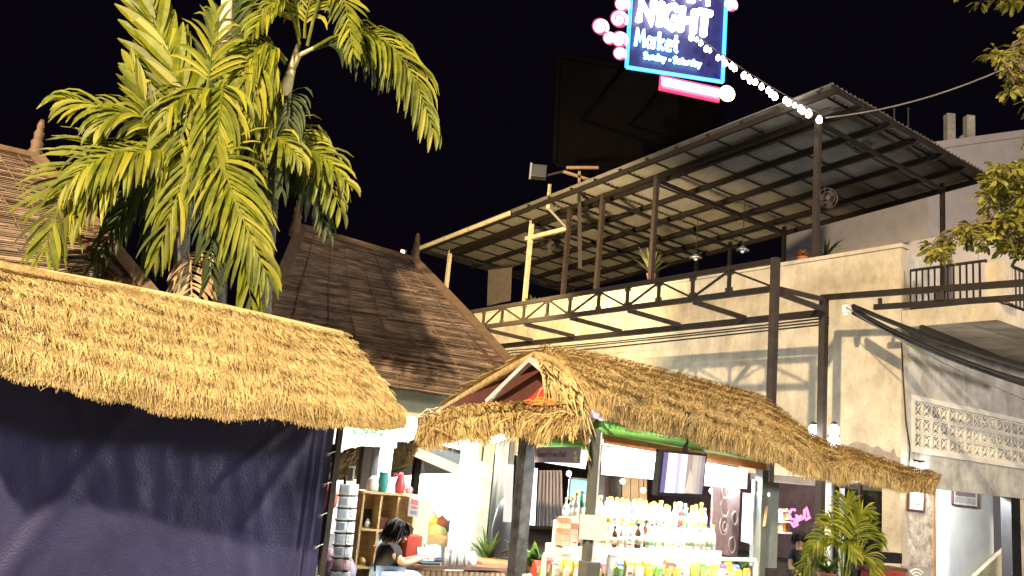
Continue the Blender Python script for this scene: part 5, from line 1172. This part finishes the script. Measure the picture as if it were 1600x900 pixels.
# banded curtain left of the second stem
fr_((448, 95), 9.95, (400, 70), 9.6, (365, 150), 9.3, 18, .62, .058, spread=(62, 25), droop=1.5)
fr_((445, 100), 9.9, (410, 85), 9.5, (395, 190), 9.3, 16, .60, .06, spread=(55, 22), droop=1.3)
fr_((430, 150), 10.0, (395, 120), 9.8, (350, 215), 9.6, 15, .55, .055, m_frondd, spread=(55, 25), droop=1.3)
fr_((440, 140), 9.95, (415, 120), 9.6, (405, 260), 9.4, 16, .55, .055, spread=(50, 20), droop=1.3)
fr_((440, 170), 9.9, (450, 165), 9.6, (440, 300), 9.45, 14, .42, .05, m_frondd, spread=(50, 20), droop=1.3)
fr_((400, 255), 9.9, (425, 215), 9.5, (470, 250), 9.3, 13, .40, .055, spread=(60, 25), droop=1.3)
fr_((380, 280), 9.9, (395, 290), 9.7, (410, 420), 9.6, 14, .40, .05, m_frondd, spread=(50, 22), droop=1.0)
fr_((310, 200), 9.6, (290, 150), 9.3, (250, 190), 9.1, 13, .42, .055, spread=(60, 25), droop=1.2)
fr_((285, 275), 9.7, (225, 285), 9.4, (150, 410), 9.2, 14, .42, .055, m_frondd, spread=(60, 25), droop=1.2)
# crown of the second stem
fr_((468, 70), 10.0, (440, 5), 9.8, (395, 50), 9.5, 16, .42, .045, spread=(60, 22), droop=.6)
fr_((468, 60), 10.0, (450, -20), 9.8, (420, 20), 9.6, 14, .36, .045, spread=(60, 22), droop=.6)
fr_((480, 72), 9.95, (520, -35), 9.7, (552, 82), 9.4, 24, .40, .05, spread=(66, 24), droop=.25, face=Vector((-.2, -1, .15)), s0=.2)
fr_((490, 75), 9.95, (600, 62), 9.9, (676, 205), 9.8, 24, .60, .058, spread=(58, 20), droop=1.5, s0=.12)
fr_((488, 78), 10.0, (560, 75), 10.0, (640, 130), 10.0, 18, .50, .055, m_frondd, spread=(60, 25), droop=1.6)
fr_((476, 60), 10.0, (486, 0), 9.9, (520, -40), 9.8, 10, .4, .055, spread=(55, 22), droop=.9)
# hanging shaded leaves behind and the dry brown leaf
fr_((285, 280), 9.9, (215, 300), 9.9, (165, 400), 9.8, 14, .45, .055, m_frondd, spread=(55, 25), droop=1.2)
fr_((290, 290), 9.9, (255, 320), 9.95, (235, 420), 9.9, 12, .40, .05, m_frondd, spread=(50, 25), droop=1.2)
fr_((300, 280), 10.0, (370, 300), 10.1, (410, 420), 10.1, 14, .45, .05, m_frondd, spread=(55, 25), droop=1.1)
fr_((293, 395), 9.45, (298, 425), 9.25, (300, 492), 9.0, 11, .36, .045, m_dry, spread=(62, 35), droop=.55, face=Vector((0, -1, .2)), s0=.05)
# ------------------------------------------------------------------ the tree at the right edge
tr = thing('street_tree', Vector((6.6, 8.3, 0)), 'leafy street tree reaching in from the right edge', 'tree')
tb = Vector((6.6, 8.3, 0)); tt_ = Vector((6.4, 8.2, 5.2))
MB().tube([tb, tb.lerp(tt_, .4)+Vector((.08, 0, 0)), tt_, tt_+Vector((.1, .1, 1.6))], [.19, .15, .12, .06], 10).build('trunk', m_bark, tr, smooth=True)
anch = []
def limb(pts, r0_, r1_):
    n = len(pts); MB().tube(pts, [r0_+(r1_-r0_)*i/(n-1) for i in range(n)], 6).build('limb', m_bark, tr, smooth=True)
l1 = [tb.lerp(tt_, .62), P(1640, 345, 8.3), P(1560, 340, 8.1), P(1490, 365, 7.9)]; l2 = [tb.lerp(tt_, .8), P(1640, 270, 8.2), P(1580, 280, 8.1)]; l3 = [tt_, P(1640, 110, 8.2), P(1560, 90, 8.0)]; l4 = [tt_, P(1660, -20, 8.3), P(1545, -25, 8.0)]
for l, r in ((l1, .06), (l2, .05), (l3, .05), (l4, .05)): limb(l, r, .012)
def blob(poly, n, Ya, Yb):
    k = 0
    while k < n:
        xs = [p[0] for p in poly]; ys = [p[1] for p in poly]; x, y = random.uniform(min(xs), max(xs)), random.uniform(min(ys), max(ys)); ins = False
        for i in range(len(poly)):
            (x1, y1), (x2, y2) = poly[i], poly[i-1]
            if (y1 > y) != (y2 > y) and x < (x2-x1)*(y-y1)/(y2-y1)+x1: ins = not ins
        if ins: anch.append((P(x, y, random.uniform(Ya, Yb)))); k += 1
blob([(1438, 388), (1500, 350), (1545, 330), (1530, 285), (1560, 255), (1680, 240), (1700, 380), (1600, 400), (1550, 385), (1500, 375), (1470, 398)], 330, 7.6, 8.7)
blob([(1530, 75), (1570, 55), (1600, 30), (1700, 0), (1700, 190), (1610, 175), (1590, 150), (1565, 145), (1575, 105)], 130, 7.6, 8.7)
blob([(1503, -10), (1545, 15), (1600, 5), (1700, -10), (1700, -80), (1510, -60)], 80, 7.6, 8.7)
m = MB(); tw = MB()
for p in anch:
    near = min((q for l in (l1, l2, l3, l4) for q in l[1:]), key=lambda q: (q-p).length)
    if random.random() < .5: tw.tube([near.lerp(p, .35)+K*.05, near.lerp(p, .75)+K*.04, p], [.009, .006, .004], 4)
    for k in range(random.randint(6, 9)):
        a = random.uniform(0, 6.28); e = Vector((math.cos(a), math.sin(a), random.uniform(-1.1, .35))).normalized(); L = random.uniform(.09, .165); w = L*random.uniform(.26, .36)
        ng = Vector((random.gauss(0, 1), random.gauss(0, 1), 1.2)).normalized(); wv = e.cross(ng).normalized(); q = p+e*.02
        e2 = (e-K*.35).normalized(); mid = q+e*L*.5; tip = mid+e2*L*.5; nn_ = wv.cross(e)*w*.22
        m.add([q, mid-wv*w/2+nn_, mid, mid+wv*w/2+nn_, mid.lerp(tip, .6)-wv*w*.42, mid.lerp(tip, .6)+wv*w*.42, tip], [(0, 2, 1), (0, 3, 2), (1, 2, 4), (2, 3, 5), (4, 2, 6), (2, 5, 6)])
m.build('crown', m_leaf, tr, kind='stuff'); tw.build('twigs', m_bark, tr, kind='stuff'); tr.children[-1]['kind'] = 'stuff'
# ------------------------------------------------------------------ potted plants
def pot(p, r, h, mat, t): MB().lathe(p, [(r*.7, 0), (r, h*.9), (r*1.08, h*.92), (r*1.08, h), (r*.8, h)], 14).build('pot', mat, t, smooth=False)
terra = plain('terracotta', (.30, .12, .06))
pp = P(1318, 905, 12.2); pg = G(pp); t = thing('areca_palm', pg, 'potted areca palm with yellow green fronds before the glass door', 'potted plant'); pot(pg, .2, .34, terra, t)
base = Vector((pg.x, pg.y, .36))
for (cx, cy), (tx, ty), dy in (((1322, 820), (1322, 782), 0), ((1335, 830), (1352, 800), -.2), ((1300, 842), (1262, 868), -.4), ((1350, 835), (1378, 850), .1), ((1310, 835), (1290, 815), .2), ((1290, 870), (1250, 895), -.2), ((1345, 870), (1372, 905), -.3), ((1318, 850), (1338, 872), -.5)):
    pc, p2 = P(cx, cy, 12.2+dy*.5), P(tx, ty, 12.2+dy); p1 = pc*2-(base+p2)*.5
    frond_mesh(base, p1, p2, 20, .27, .028, spread=(58, 28), droop=.55, s0=.38, thick=.014).build('frond', m_frond, t)
def tuft(p, label, n, L, w, mat, up=.6, name='potted_plant', potr=.12, dr=.5):
    t = thing(name, p, label, 'potted plant'); pot(p-K*.22, potr, .22, terra, t); m = MB()
    for k in range(n):
        a = random.uniform(0, 6.28); d = Vector((math.cos(a), math.sin(a), up*random.uniform(.4, 2))).normalized(); q = p.copy(); wv = d.cross(K).normalized(); vs = []; l = L*random.uniform(.6, 1.1)
        for j in range(5): c = w*(.6, 1, .9, .6, .05)[j]/2; vs += [q-wv*c, q+wv*c]; q = q+d*l/4; d = (d-K*dr*.25*(j+1)*.6).normalized()
        m.add(vs, [(2*j, 2*j+1, 2*j+3, 2*j+2) for j in range(4)])
    m.build('leaves', mat, t); return t
tuft(A(832, 476, -.35), 'small bright leafed plant on the parapet by the lit post', 46, .34, .10, m_leafp)
tuft(A(1018, 428, -.6), 'spiky agave in a pot on the dark terrace', 34, .75, .05, plain('agave_leaf', (.14, .14, .06)), up=1.0, dr=.25)
tuft(A(1254, 402, -.6), 'pot of orange flowers on the parapet left of the canopy post', 26, .3, .08, plain('orange_petals', (.45, .16, .04)))
tuft(A(1290, 402, -.9), 'sparse dark leaved plant on the terrace right of the canopy post', 12, .55, .06, m_frondd, up=.7)
tuft(P(835, 884, 8.4), 'leafy green plant behind the dark stall post beside the bottles', 60, .35, .07, m_leafp, potr=.15)
tuft(P(762, 878, 10.0), 'green strap leaved plant beside the black ornament', 40, .42, .045, m_leafp, up=.9)
tuft(P(1160, 900, 9.3), 'dark green plant between the mauve banner and glass column', 40, .4, .06, m_frondd)
tuft(P(1292, 895, 11.4), 'small low plant with a red flower in front of the areca pot', 40, .35, .05, m_leafp)
